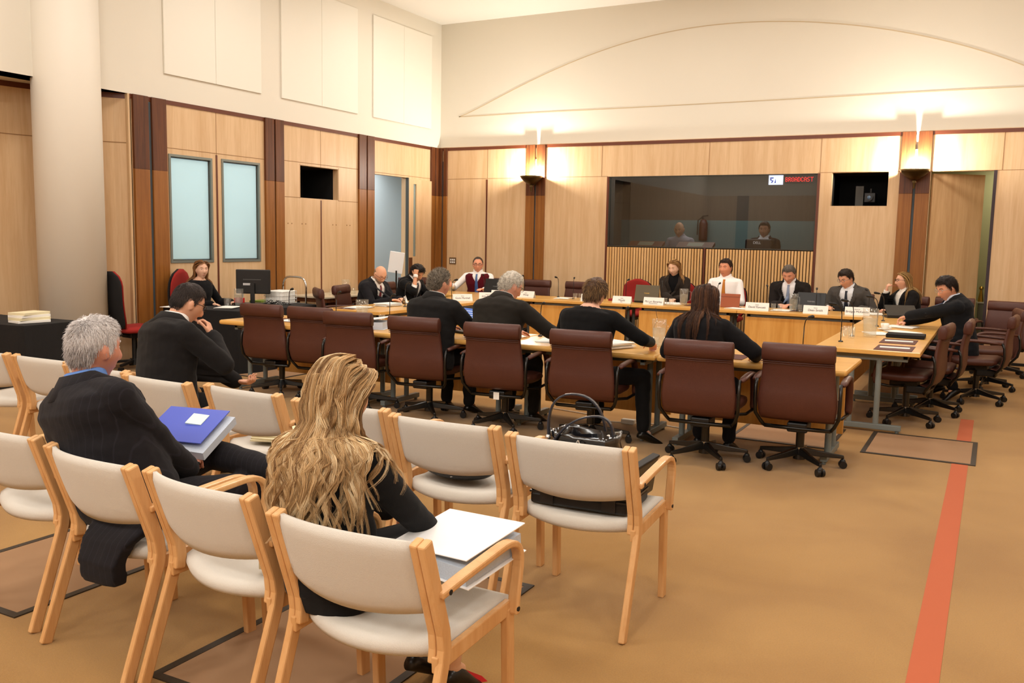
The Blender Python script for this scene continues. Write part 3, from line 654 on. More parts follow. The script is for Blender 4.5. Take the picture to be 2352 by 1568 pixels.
# ---------------------------------------------------------------- red task chairs
def red_chair(x, y, rz, label, high=0, first=None):
    t = thing('red_task_chair', label, 'chair', (x, y, 0), rz, 'red fabric task chairs')
    hb = .58+high; z0 = .50
    def shell(off, k, inner):
        rings = []
        for i in range(13):
            v = i/12; z = z0+hb*v; w = (.225+.03*sin(pi*min(1, v*1.1)))*(1 if v < .72 else sqrt(max(.03, 1-((v-.72)/.285)**2)))*k
            if v < .1: w *= .85+1.5*v
            y_ = -.22-.06*v-.03*sin(pi*v*1.2)
            rings.append([V((w*cos(2*pi*j/16), y_+off+.022*sin(2*pi*j/16), z)) for j in range(16)])
        return MB().loft(rings)
    shell(.01, .97, 1).build('backrest_pad', redfab, t, smooth=True)
    shell(-.018, 1.02, 0).build('backrest_shell', blackfab, t, smooth=True)
    rings = []
    for y_, zt, zb, w in ((-.22,.49,.45,.19),(-.18,.51,.435,.235),(0,.51,.43,.245),(.18,.515,.43,.24),(.25,.49,.445,.2)):
        rings.append([V((w*(abs(cos(a))**.4)*(1 if cos(a) >= 0 else -1), y_, (zt+zb)/2+(zt-zb)/2*(abs(sin(a))**.6)*(1 if sin(a) >= 0 else -1))) for a in [2*pi*k/20 for k in range(20)]])
    MB().loft(rings).build('seat', redfab, t, smooth=True)
    MB().bar((0,-.27,.6), (0,-.25,.4), .07, .03).bar((0,-.25,.41), (0,.05,.41), .07, .03).box((-.09,-.1,.37),(.09,.1,.43)).build('back_bracket', blackplastic, t, bevel=.01)
    MB().cyl((0,0,.07),(0,0,.38),.026).cyl((0,0,.05),(0,0,.12),.045,.04).build('column', blackplastic, t)
    for k in range(5):
        a = R(72*k+10); d = V((cos(a), sin(a), 0)); n = V((-sin(a), cos(a), 0))
        lg = MB().bar(d*.03+V((0,0,.1)), d*.3+V((0,0,.075)), .035, .03).build('base_leg', blackplastic, t, bevel=.006)
        MB().cyl(d*.3+n*-.025+V((0,0,.028)), d*.3+n*.025+V((0,0,.028)), .028, n=14).build('caster', blackplastic, lg)
    return t
rc = red_chair(-8.78, 7.1, -6, 'tall red and black task chair standing before the curved alcove, left of the draped desk', .06)
dup(rc, (-8.68, 8.02, 0), -70, 'red task chair under the brown-haired woman at the black draped desk')
rc2 = red_chair(-4.98, 13.25, 180, 'empty red chair at the back table before the left end of the slats', -.08)
dup(rc2, (-4.3, 13.35, 0), 182, 'red chair under the blonde woman in the dark blazer')
dup(rc2, (-3.5, 13.25, 0), 182, 'red chair under the man in the white shirt and orange tie')

# ---------------------------------------------------------------- tables
def table(name, label, x0, x1, y0, y1, front=None, legs='x', panel=True, nsec=1, bull=False, group='veneered committee tables'):
    """front: side of the modesty panel: 'S','N','E','W'"""
    cx, cy = (x0+x1)/2, (y0+y1)/2
    t = thing(name, label, 'table', (cx, cy, 0), 0, group)
    hx, hy = (x1-x0)/2, (y1-y0)/2
    tp = MB().box((-hx,-hy,.674 if bull else .682), (hx,hy,.72)).build('tabletop', veneer_table, t, bevel=.018 if bull else .005)
    u = MB()
    if legs == 'x':
        for s in (-1, 1): u.box((-hx+.12, s*(hy-.12)-.02, .64), (hx-.12, s*(hy-.12)+.02, .682))
        for s in (-1, 1): u.box((s*(hx-.14)-.02, -hy+.1, .62), (s*(hx-.14)+.02, hy-.1, .682))
    else:
        for s in (-1, 1): u.box((s*(hx-.12)-.02, -hy+.12, .64), (s*(hx-.12)+.02, hy-.12, .682))
        for s in (-1, 1): u.box((-hx+.1, s*(hy-.14)-.02, .62), (hx-.1, s*(hy-.14)+.02, .682))
    u.build('under_frame', steelgrey, t, bevel=.004)
    for s in (-1, 1):
        m = MB()
        if legs == 'x':
            x = s*(hx-.14)
            for yy in (-.12, .1): m.cyl((x, yy, .05), (x, yy, .64), .024, n=14)
            m.bar((x, -hy+.12, .045), (x, hy-.12, .045), .05, .045); m.cyl((x,-hy+.15,0),(x,-hy+.15,.03),.016); m.cyl((x,hy-.15,0),(x,hy-.15,.03),.016)
        else:
            y = s*(hy-.14)
            for xx in (-.12, .1): m.cyl((xx, y, .05), (xx, y, .64), .024, n=14)
            m.bar((-hx+.12, y, .045), (hx-.12, y, .045), .05, .045); m.cyl((-hx+.15,y,0),(-hx+.15,y,.03),.016); m.cyl((hx-.15,y,0),(hx-.15,y,.03),.016)
        m.build('leg', steelgrey, t, bevel=.004)
    if panel and front:
        m = MB()
        if front == 'S': m.box((-hx+.1,-hy+.06,.12), (hx-.1,-hy+.085,.64))
        if front == 'N': m.box((-hx+.1,hy-.085,.12), (hx-.1,hy-.06,.64))
        if front == 'E': m.box((hx-.085,-hy+.1,.12), (hx-.06,hy-.1,.64))
        if front == 'W': m.box((-hx+.06,-hy+.1,.12), (-hx+.085,hy-.1,.64))
        m.build('modesty_panel', veneer_front, t, bevel=.002)
    return t
F0 = 6.62
table('front_table', 'front veneered table, section at its right end with an exposed grey leg', -2.27, -.87, F0, F0+.82, 'N', bull=True)
table('front_table', 'front veneered table section where the two women sit', -3.67, -2.275, F0, F0+.82, 'N', bull=True)
table('front_table', 'front veneered table section where the two suited men sit', -5.1, -3.675, F0, F0+.82, 'N', bull=True)
table('front_table', 'front veneered table section at its left end behind the empty chairs', -6.92, -5.105, F0, F0+.82, 'N', bull=True)
table('left_table', 'left veneered table section under the bald man\'s papers', -7.08, -6.24, 8.42, 10.1, 'E', 'y')
table('left_table', 'left veneered table section below the leaning dark-haired man', -7.08, -6.24, 10.105, 11.73, 'E', 'y')
table('back_table', 'back veneered table section before the man in the maroon vest', -7.9, -6.12, 11.735, 12.55, 'S')
table('back_table', 'back veneered table section with two empty seats', -6.115, -4.42, 11.735, 12.55, 'S')
table('back_table', 'back veneered table section before the blonde woman and white-shirted man', -4.415, -2.95, 11.735, 12.55, 'S')
table('back_table', 'back veneered table section before the two suited men at right', -2.945, -1.4, 11.735, 12.55, 'S')
table('back_table', 'back veneered table section at the right corner under the dark laptop', -1.395, -.45, 11.735, 12.55, None)
table('right_table', 'right veneered table section nearest the camera with brown blotters', -1.35, -.5, 8.1, 9.9, 'W', 'y')
table('right_table', 'right veneered table section with the teacup and papers', -1.35, -.5, 9.905, 11.73, 'W', 'y')

# black draped desks
def drape(name, label, poly, z, loc, seed=1):
    t = thing(name, label, 'table', loc, 0, 'black draped tables')
    rnd = random.Random(seed); P = []
    n = len(poly); pts = []
    for i in range(n):
        a, b_ = V(poly[i]), V(poly[(i+1)%n]); L = (b_-a).length; k = max(2, int(L/.07))
        nn = V((b_.y-a.y, a.x-b_.x)).normalized()
        for j in range(k): pts.append((a.lerp(b_, j/k), nn, L))
    rings = []
    for zz, f_ in ((.005,1),(.25,.8),(.5,.45),(z-.03,.1),(z-.004,0),(z,-.4)):
        rings.append([V((p.x+nn.x*(f_*.028*(.6+noise.noise(V((i*.9,seed,0)))*1.4)+(.006 if f_ >= 0 else -.006)), p.y+nn.y*(f_*.028*(.6+noise.noise(V((i*.9,seed,0)))*1.4)+(.006 if f_ >= 0 else -.006)), zz)) for i, (p, nn, L) in enumerate(pts)])
    MB().loft(rings).build('draped_cloth', mat('black_drape', (20, 19, 20), .95, bump=.2, bscale=120), t, smooth=False)
    return t
drape('draped_desk', 'black draped desk with monitor, in front of the frosted windows', [(-.38,-.88),(.62,-.72),(.72,-.5),(.6,.65),(-.03,.75),(-.12,-.2)], .72, (-8.15, 8.2, 0))
MB().box((-.02,-.205,.28),(.03,-.2,.34)).build('paper_tag', white, lcC)
drape('draped_table', 'black draped table with a stack of booklets at the left edge', [(-.8,-.35),(.42,-.2),(.36,.42),(-.8,.35)], .72, (-8.2, 5.3, 0), 4)
# auxiliary table with glasses
t = thing('side_table', 'narrow side table carrying upturned tumblers against the left wall', 'table', (-8.6, 10.75, 0))
MB().box((-.34,-.85,.7), (.34,.85,.725)).build('tabletop', mat('laminate_grey', (200, 186, 160), .4), t, bevel=.003)
MB().box((-.30,-.8,.64), (.30,.8,.7)).box((.2,-.8,.3),(.215,.8,.64)).build('apron', pil_dark, t)
for a in (-.75, .75):
    for b_ in (-.26, .26): MB().bar((b_, a, 0), (b_, a, .65), .035, .035).build('leg', blackmetal, t)
# ---------------------------------------------------------------- people
def evald(mb, voxel, smooth=4, extra=None):
    me = mb.mesh('b'); o = bpy.data.objects.new('b', me); COL.objects.link(o)
    r = o.modifiers.new('r', 'REMESH'); r.mode = 'VOXEL'; r.voxel_size = voxel; r.use_smooth_shade = True
    if smooth: s = o.modifiers.new('s', 'SMOOTH'); s.factor = .5; s.iterations = smooth
    dg = bpy.context.evaluated_depsgraph_get(); out = bpy.data.meshes.new_from_object(o.evaluated_get(dg))
    bpy.data.objects.remove(o); return out
def smoothstep(a, b, x):
    t = max(0, min(1, (x-a)/(b-a))); return t*t*(3-2*t)
def headpt(d, S, fem=0):
    """unit direction -> head surface point, head centre at origin, faces +Y, metres"""
    x, y, z = d
    a, b_, c = .074, .094, .117
    px, py, pz = a*x, b_*y, c*z
    fz = smoothstep(.0, -1, z)
    px *= 1-(.30+.05*fem)*fz**1.2
    if y < 0: py *= 1-.42*fz; py -= .006*smoothstep(-.1, .5, z)
    else: py *= 1-.10*fz
    if y > .3: py = py*(1-.06*smoothstep(.3, 1, y))
    if y > 0:
        g = lambda u, s: math.exp(-(u/s)**2)
        py += (.029*g(px, .012)*smoothstep(.012, -.03, pz)*smoothstep(-.052, -.036, pz))
        py += .006*g(px, .009)*g(pz-.008, .02)
        py += .004*g(pz-.033, .012)*g(px, .05)
        py -= .012*g(abs(px)-.031, .016)*g(pz-.01, .013)
        py += .009*g(px, .022)*g(pz+.066, .011)
        py -= .003*g(px, .02)*g(pz+.083, .006)
        py += .013*g(px, .02)*g(pz+.1, .016)
        px += .003*(1 if px > 0 else -1)*g(abs(px)-.05, .02)*g(pz+.015, .02)
    return V((px, py, pz))*S
def ik(a, b, la, lb, pole):
    a, b = V(a), V(b); d = b-a; L = min(d.length, (la+lb)*.999)
    if d.length > L: b = a+d.normalized()*L; d = b-a
    x = (la*la-lb*lb+L*L)/(2*L); h = sqrt(max(0, la*la-x*x)); n = d.normalized(); p = V(pole); p = (p-n*p.dot(n)).normalized()
    return a+n*x+p*h, b
def hand_parts(mb, w, d, nrm, side, curl=.35, S=1, spread=.16, kind=''):
    """w wrist, d direction, nrm palm normal (towards palm side)"""
    d = V(d).normalized(); nrm = V(nrm); nrm = (nrm-d*nrm.dot(d)).normalized(); sd = d.cross(nrm)*side
    L = .085*S; P = V(w)
    mb.loft([[P+d*t*S+sd*(wd*cos(2*pi*k/10))*S+nrm*(th*sin(2*pi*k/10))*S for k in range(10)] for t, wd, th in ((-.02,.024,.018),(.0,.026,.018),(.03,.037,.0165),(.06,.042,.015),(.088,.04,.013),(.094,.034,.009))])
    for i, (o, l) in enumerate(((.031,.068),(.0105,.077),(-.0105,.072),(-.031,.056))):
        c_ = curl*(1+.12*i); base = P+d*.086*S+sd*o*S; dd = (d+sd*(o*spread*28*.18)).normalized(); r = .0088*S
        if kind == 'point' and i == 0: c_ = .12
        for q, f_ in enumerate((.45,.31,.26)):
            ang = c_*(1.0 if q else .8); ax = dd.cross(nrm)
            dd = (Matrix.Rotation(ang, 3, ax) @ dd)
            e = base+dd*l*f_*S*1.05; mb.caps(base, e, r, r*.9, 8); base = e; r *= .92
            nrm_ = nrm
    tb = P+d*.022*S+sd*.026*S+nrm*.004*S; td = (d*.72+sd*.62+nrm*.25).normalized()
    for l, r0, r1 in ((.038,.014,.011),(.032,.0105,.0095),(.026,.0095,.008)):
        e = tb+td*l*S; mb.caps(tb, e, r0*S, r1*S, 8); tb = e; td = (td*.9+d*.28+nrm*.12*curl*2).normalized()
SKIN = {}
def skin(rgb):
    k = 'skin_%d_%d_%d' % rgb
    m = mat(k, rgb, .5, spec=.35, var=.05, vscale=40)
    m.node_tree.nodes['Principled BSDF'].inputs['Subsurface Weight'].default_value = .08
    return m
def cloth(name, rgb, stripe=None):
    m = mat(name, rgb, .9, spec=.15, bump=.15, bscale=350, sheen=.04)
    if stripe and not m.get('st'):
        m['st'] = 1; nt = m.node_tree; b = nt.nodes['Principled BSDF']; tc = nt.nodes.new('ShaderNodeTexCoord')
        w_ = nt.nodes.new('ShaderNodeTexWave'); w_.bands_direction = 'X'; w_.inputs['Scale'].default_value = stripe; w_.inputs['Distortion'].default_value = 0
        cr = nt.nodes.new('ShaderNodeValToRGB'); cr.color_ramp.elements[0].position = .955; cr.color_ramp.elements[0].color = lin(rgb); cr.color_ramp.elements[1].position = .99; cr.color_ramp.elements[1].color = lin((38, 36, 41))
        nt.links.new(tc.outputs['Object'], w_.inputs['Vector']); nt.links.new(w_.outputs['Fac'], cr.inputs[0]); nt.links.new(cr.outputs[0], b.inputs['Base Color'])
    return m
def torso_rings(H, mid, neck, u0, u1, right, k, infl, fem, n=24, lo=-.12, hi=1.0, belly=0, sho=1, boxy=0):
    """lofted torso; returns rings"""
    secs = [(-.12,.15,.115),(-.05,.178,.135),(.03,.178,.138),(.12,.160,.125),(.22,.152,.118),(.32,.172,.13),(.42,.19,.13),(.475,.182,.118),(.505,.142,.095),(.53,.088,.074),(.555,.06,.062)]
    rings = []
    tot = .555
    for t, w, dp in secs:
        if t < lo: continue
        if t > hi: break
        if fem: w *= .90 if t > .05 else .98; dp *= .94
        if fem and .3 < t < .45: dp *= 1.06
        if boxy and t < .47: w = max(w, boxy); dp = max(dp, .128+(.012 if t > .35 else 0)); w += .012*(t < 0)
        if t < .35: dp += belly*math.exp(-((t-.12)/.15)**2); 
        tt = t*k
        f = smoothstep(.1, .4, t); L0 = (mid-H).length; c = (H+u0*(tt*L0/(.26*k))) if tt < .26*k else mid+(u1*(tt-.26*k)*((neck-mid).length/(.245*k)))
        uu = (u0*(1-f)+u1*f).normalized(); fw = uu.cross(right)*-1
        fw = right.cross(uu)*-1
        rr = right
        w = w*k*sho+infl if t < .5 else w*k+infl*.7; dp = dp*k+infl
        ring = []
        for j in range(n):
            a = 2*pi*j/n; cx, sx = cos(a), sin(a)
            ring.append(c+rr*(w*(abs(cx)**.75)*(1 if cx >= 0 else -1))+fw*(dp*(abs(sx)**.85)*(1 if sx >= 0 else -1)+(-.01 if t > .4 else 0)))
        rings.append(ring)
    return rings
def person(label, x, y, rz, seat=.47, k=1.0, lean=(5, 5), twist=0, side=0, head=(0, 0, 0), rh=None, lh=None, rpole=(.5,-.6,-.6), lpole=(-.5,-.6,-.6),
           rhd=None, lhd=None, rn=(0,0,-1), ln=(0,0,-1), curl=.35, outfit='suit', col=(26,24,24), shirt=(236,232,226), tie=None, sk=(206,150,118), fem=0,
           hair=None, glasses=None, near=False, belly=0, legs=None, build=1.0, trousers=None, shoes=(14,13,13), vest=None, stripe=None, hipback=0, legpose=None, lower=True, headfwd=.02, beard=None, hscale=1.0, hkind='', tiestripe=None, sleeve=1.0, drop=0, tail=None, tailx=0, cross=None, skirt=None, collar=True):
    t = thing('person', label, 'person', (x, y, 0), rz)
    vox = .006 if near else .0085
    S = k*hscale*(1.04 if fem else 1.08)
    bodyS = skin(sk)
    H = V((0, -hipback, seat+.10*k))
    u0 = V((sin(R(side)), sin(R(lean[0])), cos(R(lean[0])))).normalized(); u1 = V((sin(R(side*1.5)), sin(R(lean[1])), cos(R(lean[1])))).normalized()
    mid = H+u0*(.26*k-drop*.5); neck = mid+u1*(.245*k-drop*.5)
    right = (Matrix.Rotation(R(twist), 3, 'Z') @ V((1,0,0))); right = (right-u1*right.dot(u1)*.9).normalized()
    fwd = u1.cross(right)
    shs = {s: neck-u1*.056*k+right*s*.186*k*build*(.92 if fem else 1)+fwd*.0 for s in (1,-1)}
    yaw, pitch, roll = head
    HR = Matrix.Rotation(R(yaw), 3, 'Z') @ Matrix.Rotation(R(-pitch), 3, 'X') @ Matrix.Rotation(R(roll), 3, 'Y')
    hn = (u1*.7+HR@V((0,0,1))*.5+V((0,0,.2))).normalized()
    HC = neck+hn*(.048 if fem else .036)*k+fwd*headfwd+HR@V((0,.014,.100*S))
    HM = Matrix.Translation(HC) @ HR.to_4x4()
    # --- body
    B = MB(); B.loft(torso_rings(H, mid, neck, u0, u1, right, k*1.0, -.004, fem, belly=belly, sho=build))
    nb = neck-u1*.03*k; nt_ = HC+HR@V((0,-.028,-.06))*S
    B.caps(nb, nt_, (.054 if fem else .062)*k, (.048 if fem else .056)*k, 16)
    B.caps(neck-u1*.01, shs[1]+u1*.0, .05*k, .048*k); B.caps(neck-u1*.01, shs[-1], .05*k, .048*k)
    n1, n2 = 36, 28; vs = []
    for i in range(n2+1):
        th = pi*i/n2
        for j in range(n1):
            a = 2*pi*j/n1; vs.append(HM@headpt((sin(th)*cos(a), sin(th)*sin(a), cos(th)), S, fem))
    B.add(vs, [(i*n1+j, (i+1)*n1+j, (i+1)*n1+(j+1)%n1, i*n1+(j+1)%n1) for i in range(n2) for j in range(n1)])
    for s in (1, -1):
        er = HR @ Matrix.Rotation(R(s*-22), 3, 'Z') @ Matrix.Rotation(R(8), 3, 'X')
        B.ell(HM@V((s*.073*S, -.006*S, -.004*S)), (.009*S, .017*S, .031*S), 12, 8, er)
        B.ell(HM@V((s*.079*S, -.012*S, .006*S)), (.006*S, .015*S, .022*S), 12, 8, er)
    arms = {}
    UA, FA = .285*k, .255*k
    for s, tgt, pole in ((1, rh, rpole), (-1, lh, lpole)):
        if tgt is None: tgt = (s*.16, .42, .76)
        el, wr = ik(shs[s], V(tgt), UA, FA, pole); arms[s] = (shs[s], el, wr)
        B.caps(shs[s], el, .048*k, .039*k); B.caps(el, wr, .04*k, .026*k)
        fd = (wr-el).normalized(); hd = rhd if s == 1 else lhd; hd = V(hd) if hd else fd+V((0,0,-.15))
        hand_parts(B, wr, hd, rn if s == 1 else ln, s, curl, k*(.92 if fem else 1), kind=hkind)
    # legs
    lg = {}
    for s in (1, -1):
        hip = H+V((s*.09*k, .02, -.02)); lp = (legpose or {}).get(s)
        if lp: kn, an, toe = [V(q) for q in lp]
        else: kn = V((s*.13*k, H.y+.43*k, seat+.05)); an = V((s*.13*k, kn.y-.02, .09)); toe = an+V((s*.03,.16,-.055))
        lg[s] = (hip, kn, an, toe)
        B.caps(hip, kn, .078*k, .056*k, 16); B.caps(kn, an+(kn-an).normalized()*.02, .052*k, .034*k, 14); B.caps(an, an.lerp(toe, .35), .03, .02)
    body = evald(B, vox, 3)
    body.materials.append(bodyS)
    ob = obj('body', body, t, True)
    # face details, laid onto the face surface
    btree = BVHTree.FromPolygons([v.co.copy() for v in body.vertices], [tuple(p.vertices) for p in body.polygons]); HF = HR@V((0,1,0))
    def onf(x_, z_, off=0):
        h = btree.ray_cast(HM@V((x_*S, .2*S, z_*S)), -HF); return (h[0] if h[0] else HM@V((x_*S, .08*S, z_*S)))+HF*off*S
    er_ = MB(); ew = MB(); lips = MB(); brow = MB()
    for s in (1, -1):
        ew.ell(onf(s*.031, .011, -.0045), (.0125*S, .0072*S, .0043*S), 12, 8, HR)
        er_.ell(onf(s*.031, .0105, -.0045)+HF*.0062*S, (.0048*S, .002*S, .0042*S), 10, 6, HR)
        brow.tube([onf(s*q, z, .0015) for q, z in ((.014,.028),(.026,.033),(.038,.033),(.047,.028))], [.0022*S,.0032*S,.003*S,.0015*S], 6, flat=.8)
    lips.tube([onf(q, zz, -.0012) for q, yy, zz in ((-.022,.0835,-.066),(-.01,.0925,-.0645),(0,.0945,-.0655),(.01,.0925,-.0645),(.022,.0835,-.066))], [.001*S,.0038*S,.0045*S,.0038*S,.001*S], 8)
    ew.build('eye', mat('eye_white', (206, 200, 192), .3), ob, smooth=True); er_.build('iris', mat('eye_dark', (46, 34, 26), .2), ob, smooth=True)
    lips.build('lips', mat('lips_f' if fem else 'lips_m', (176, 92, 82) if fem else (172, 108, 90), .5), ob, smooth=True)
    hc = (hair or {}).get('c', (60, 45, 35)); bc = tuple(int(v*.8) for v in hc)
    brow.build('eyebrow', mat('brow_%d_%d_%d' % bc, bc, .8), ob, smooth=True)
    if beard:
        bm_ = MB(); P = []
        for i in range(13):
            a = R(200+140*i/12-90-90)   # jaw arc
        for i in range(17):
            u = -1+2*i/16; row = []
            for j in range(6):
                zz = -.35-.62*j/5; aa = R(90-u*82); d = V((cos(aa)*sqrt(1-zz*zz), sin(aa)*sqrt(1-zz*zz), zz))
                if j == 0: d = V((cos(aa)*.98, sin(aa)*.98, -.3-.22*(1-abs(u))))
                row.append(HM@(headpt(d.normalized(), S, fem)*1.022))
            P.append(row)
        bm_.grid(P).build('beard', mat('beard_'+str(beard[0]), beard, .95), ob, smooth=True, solid=.004)
    # --- clothes
    cl = cloth('cloth_%s_%d_%d_%d' % (('s' if stripe else 'p'), *col), col, stripe)
    sh_m = cloth('shirt_%d_%d_%d' % shirt, shirt)
    inf = {'suit': .020, 'top': .010, 'shirt': .012, 'vest': .010}[outfit]
    def sleeves(m, infl, to=.96, s_=(1,-1)):
        for s in s_:
            a, e, w = arms[s]; m.caps(a-u1*.004, e, (.05+infl*1.1)*k, (.042+infl)*k, 16); wr = e.lerp(w, to); m.caps(e, wr, (.041+infl)*k, (.033+infl)*k, 16)
            m.cyl(e.lerp(w, to*.9), e.lerp(w, min(1, to+.03)), (.034+infl)*k, (.032+infl)*k, 16)
            m.caps(neck-u1*.018*k-fwd*.01, a+u1*.004, (.044+infl*.8)*k, (.049+infl*1.0)*k)
    T = V  # front of torso in neck frame: local coords helper
    def loc(p): q = p-neck; return q.dot(right), q.dot(fwd), q.dot(u1)
    def trim_mesh(me, pred):
        bm = bmesh.new(); bm.from_mesh(me); bmesh.ops.delete(bm, geom=[f for f in bm.faces if pred(f.calc_center_median())], context='FACES'); bm.to_mesh(me); bm.free(); return me
    hipz = seat+.015
    if outfit in ('suit', 'vest', 'shirt'):
        m = MB(); ii = .006 if outfit != 'shirt' else inf
        m.loft(torso_rings(H, mid, neck, u0, u1, right, k, ii, fem, lo=-.06, belly=belly, sho=build))
        m.caps(neck-u1*.045*k, neck+hn*.02*k, .066*k, .058*k, 18)
        sleeves(m, .008 if outfit != 'suit' else .004, .97 if outfit != 'suit' else 1.02)
        if outfit == 'suit' and not collar: pass
        me = evald(m, vox*1.1, 4); me = trim_mesh(me, lambda p: (p-HC).length < .0 or loc(p)[2] > .045*k)
        me.materials.append(sh_m); so = obj('shirt', me, t, True)
        # collar
        c = MB(); cc = neck+hn*.012*k; N = 28; rows = []
        for j in range(N+1):
            a = 2*pi*j/N+pi/2; f_ = right*cos(a)+fwd*sin(a); gap = abs(((j/N*2+1) % 2)-1)
            r = (.062 if fem else .067)*k; front = max(0, sin(a))**3
            rows.append([cc+f_*(r*.99)+hn*(.056*k-.034*k*front), cc+f_*(r+.008)+hn*(.052*k-.032*k*front), cc+f_*(r+.016)-hn*(.004*k+.034*k*front)])
        c.grid(rows).build('shirt_collar', sh_m, so, smooth=True, solid=.003)
    if outfit == 'suit' or outfit == 'top' or outfit == 'vest':
        m = MB(); bot = -.12 if outfit == 'suit' else -.05
        m.loft(torso_rings(H, mid, neck, u0, u1, right, k, inf, fem, lo=bot, hi=.545 if outfit == 'suit' else .535, belly=belly, sho=build*(1.02 if outfit == 'suit' else 1), boxy=(.172 if not fem else .158) if outfit == 'suit' else 0))
        if outfit == 'suit':
            for s in (1,-1): m.ell(arms[s][0]+u1*.012*k-right*s*.012, (.055*k,.066*k,.05*k))
        if tail: m.loft([[V((a_*w_+tailx, y_+b_*.028, z_)) for a_, b_ in ((-1,-1),(1,-1),(1,1),(-1,1))] for z_, y_, w_ in tail])
        if outfit != 'vest': sleeves(m, .016 if outfit == 'suit' else .008, (.965 if outfit == 'suit' else .97)*sleeve)
        else:
            for s in (1,-1): m.caps(neck-u1*.018*k, arms[s][0]-right*s*.02, .05*k, .056*k)
        me = evald(m, vox*1.1, 5)
        vd, vw = (.30, .085) if outfit == 'suit' else ((.16, .07) if outfit == 'vest' else (.055, .10))
        if fem and outfit == 'suit': vd, vw = .24, .075
        def pred(p):
            a, b_, c_ = loc(p)
            if c_ > (.02 if outfit == 'suit' else .0)*k and outfit != 'top': return True
            if outfit == 'top': return c_ > .012*k or (a*a+(b_)**2 < (.078*k)**2 and c_ > -.05*k)
            if a*a+b_*b_ < (.072*k)**2 and c_ > -.02*k: return True
            return .0 < b_ < .19 and -vd*k < c_ and abs(a) < vw*k*min(1, (c_+vd*k)/(vd*k*.8)) and c_ < .1
        me = trim_mesh(me, pred); me.materials.append(cl)
        # creases
        bm = bmesh.new(); bm.from_mesh(me); bm.normal_update()
        for v in bm.verts:
            n_ = noise.noise(V((v.co.x*7+x*3, v.co.y*7, v.co.z*15)))*.5+noise.noise(V((v.co.x*18+x, v.co.y*18, v.co.z*30)))*.25
            v.co += v.normal*n_*(.011 if outfit == 'suit' else .008)
        bm.to_mesh(me); bm.free()
        jo = obj({'suit': 'jacket', 'top': 'knit_top', 'vest': 'vest'}[outfit], me, t, True)
        md = jo.modifiers.new('so', 'SOLIDIFY'); md.thickness = .004; md.offset = 1
        bvh = BVHTree.FromPolygons([v.co.copy() for v in me.vertices], [tuple(p.vertices) for p in me.polygons])
        def onfront(a, c_, off=.004, tree=None):
            o = neck+right*a+u1*c_+fwd*.5; h = (tree or bvh).ray_cast(o, -fwd)
            return (h[0]+fwd*off) if h[0] else neck+right*a+u1*c_+fwd*.12
        if outfit == 'suit':
            for s in (1, -1):   # lapels
                P = []
                for i in range(9):
                    f_ = i/8; c_ = -.02*k-(vd*.96*k)*f_; inn = vw*k*min(1, (c_+vd*k)/(vd*k*.8))+.003
                    wd = .05*k*(sin(pi*(.18+.78*f_))**.7)*(1.15 if .12 < f_ < .3 else 1)
                    P.append([onfront(s*(inn), c_, .006), onfront(s*(inn+wd*.5), c_, .009), onfront(s*(inn+wd), c_-.004, .008)])
                MB().grid(P).build('lapel', cl, jo, smooth=True, solid=.004)
            c = MB(); rows = []; N = 24; cc = neck+hn*.006*k-fwd*.006   # jacket collar
            for j in range(N+1):
                a = R(-35+250*j/N)+pi; f_ = right*cos(a)+fwd*sin(a); r = (.076 if fem else .084)*k; fr_ = max(0, sin(a))
                rows.append([cc+f_*(r+.012)-hn*.01*k, cc+f_*(r-.004)+hn*(.048*k)*(1-.9*fr_), cc+f_*(r+.003)+hn*(.053*k)*(1-.9*fr_), cc+f_*(r+.028)+hn*.014*k, cc+f_*(r+.056)-hn*.03*k])
            c.grid(rows).build('jacket_collar', cl, jo, smooth=True, solid=.004)
            [MB().ell(onfront(.012, -vd*k-q_, .006), (.007,.004,.007), 10, 6).build('button', black, jo) for q_ in (.03, .12)]
    if tie:
        stree = BVHTree.FromPolygons([v.co.copy() for v in so.data.vertices], [tuple(p.vertices) for p in so.data.polygons])
        tm = mat('tie_%d_%d_%d' % tie, tie, .6, var=(.5 if tiestripe else .08), vscale=(30 if tiestripe else 60)); P = []
        for i in range(13):
            f_ = i/12; c_ = .0-.34*k*f_; wd = (.011+.017*min(1, f_*1.5) if f_ > .08 else .016)*k
            if f_ == 1: wd *= .3
            def q(a):
                o = neck+right*a+u1*c_+fwd*.5; h = stree.ray_cast(o, -fwd); return (h[0] if h[0] else o-fwd*.4)+fwd*.009
            pc = q(0); P.append([q(-wd), pc+fwd*.003, q(wd)])
        to = MB().grid(P).build('necktie', tm, t, smooth=True, solid=.004)
        MB().loft([[neck+fwd*(.068*k)+hn*z*k+right*a*w_+fwd*b_*.008+u1*0 for a, b_ in ((-1,-1),(1,-1),(1,1),(-1,1))] for z, w_ in ((-.03,.009),(-.02,.015),(.0,.019),(.006,.016))]).build('tie_knot', tm, to, bevel=.003)
    if outfit == 'suit':
        for s in (1, -1):
            a, e, w = arms[s]; m = MB(); d_ = (w-e).normalized(); m.tube([w-d_*.035, w-d_*.005, w+d_*.012], [.034*k,.034*k,.033*k], 16, caps=False); m.build('shirt_cuff', sh_m, so, smooth=True, solid=.003)
    # lower clothes
    tr = cloth('cloth_p_%d_%d_%d' % (trousers or col), trousers or col) if not stripe else cl
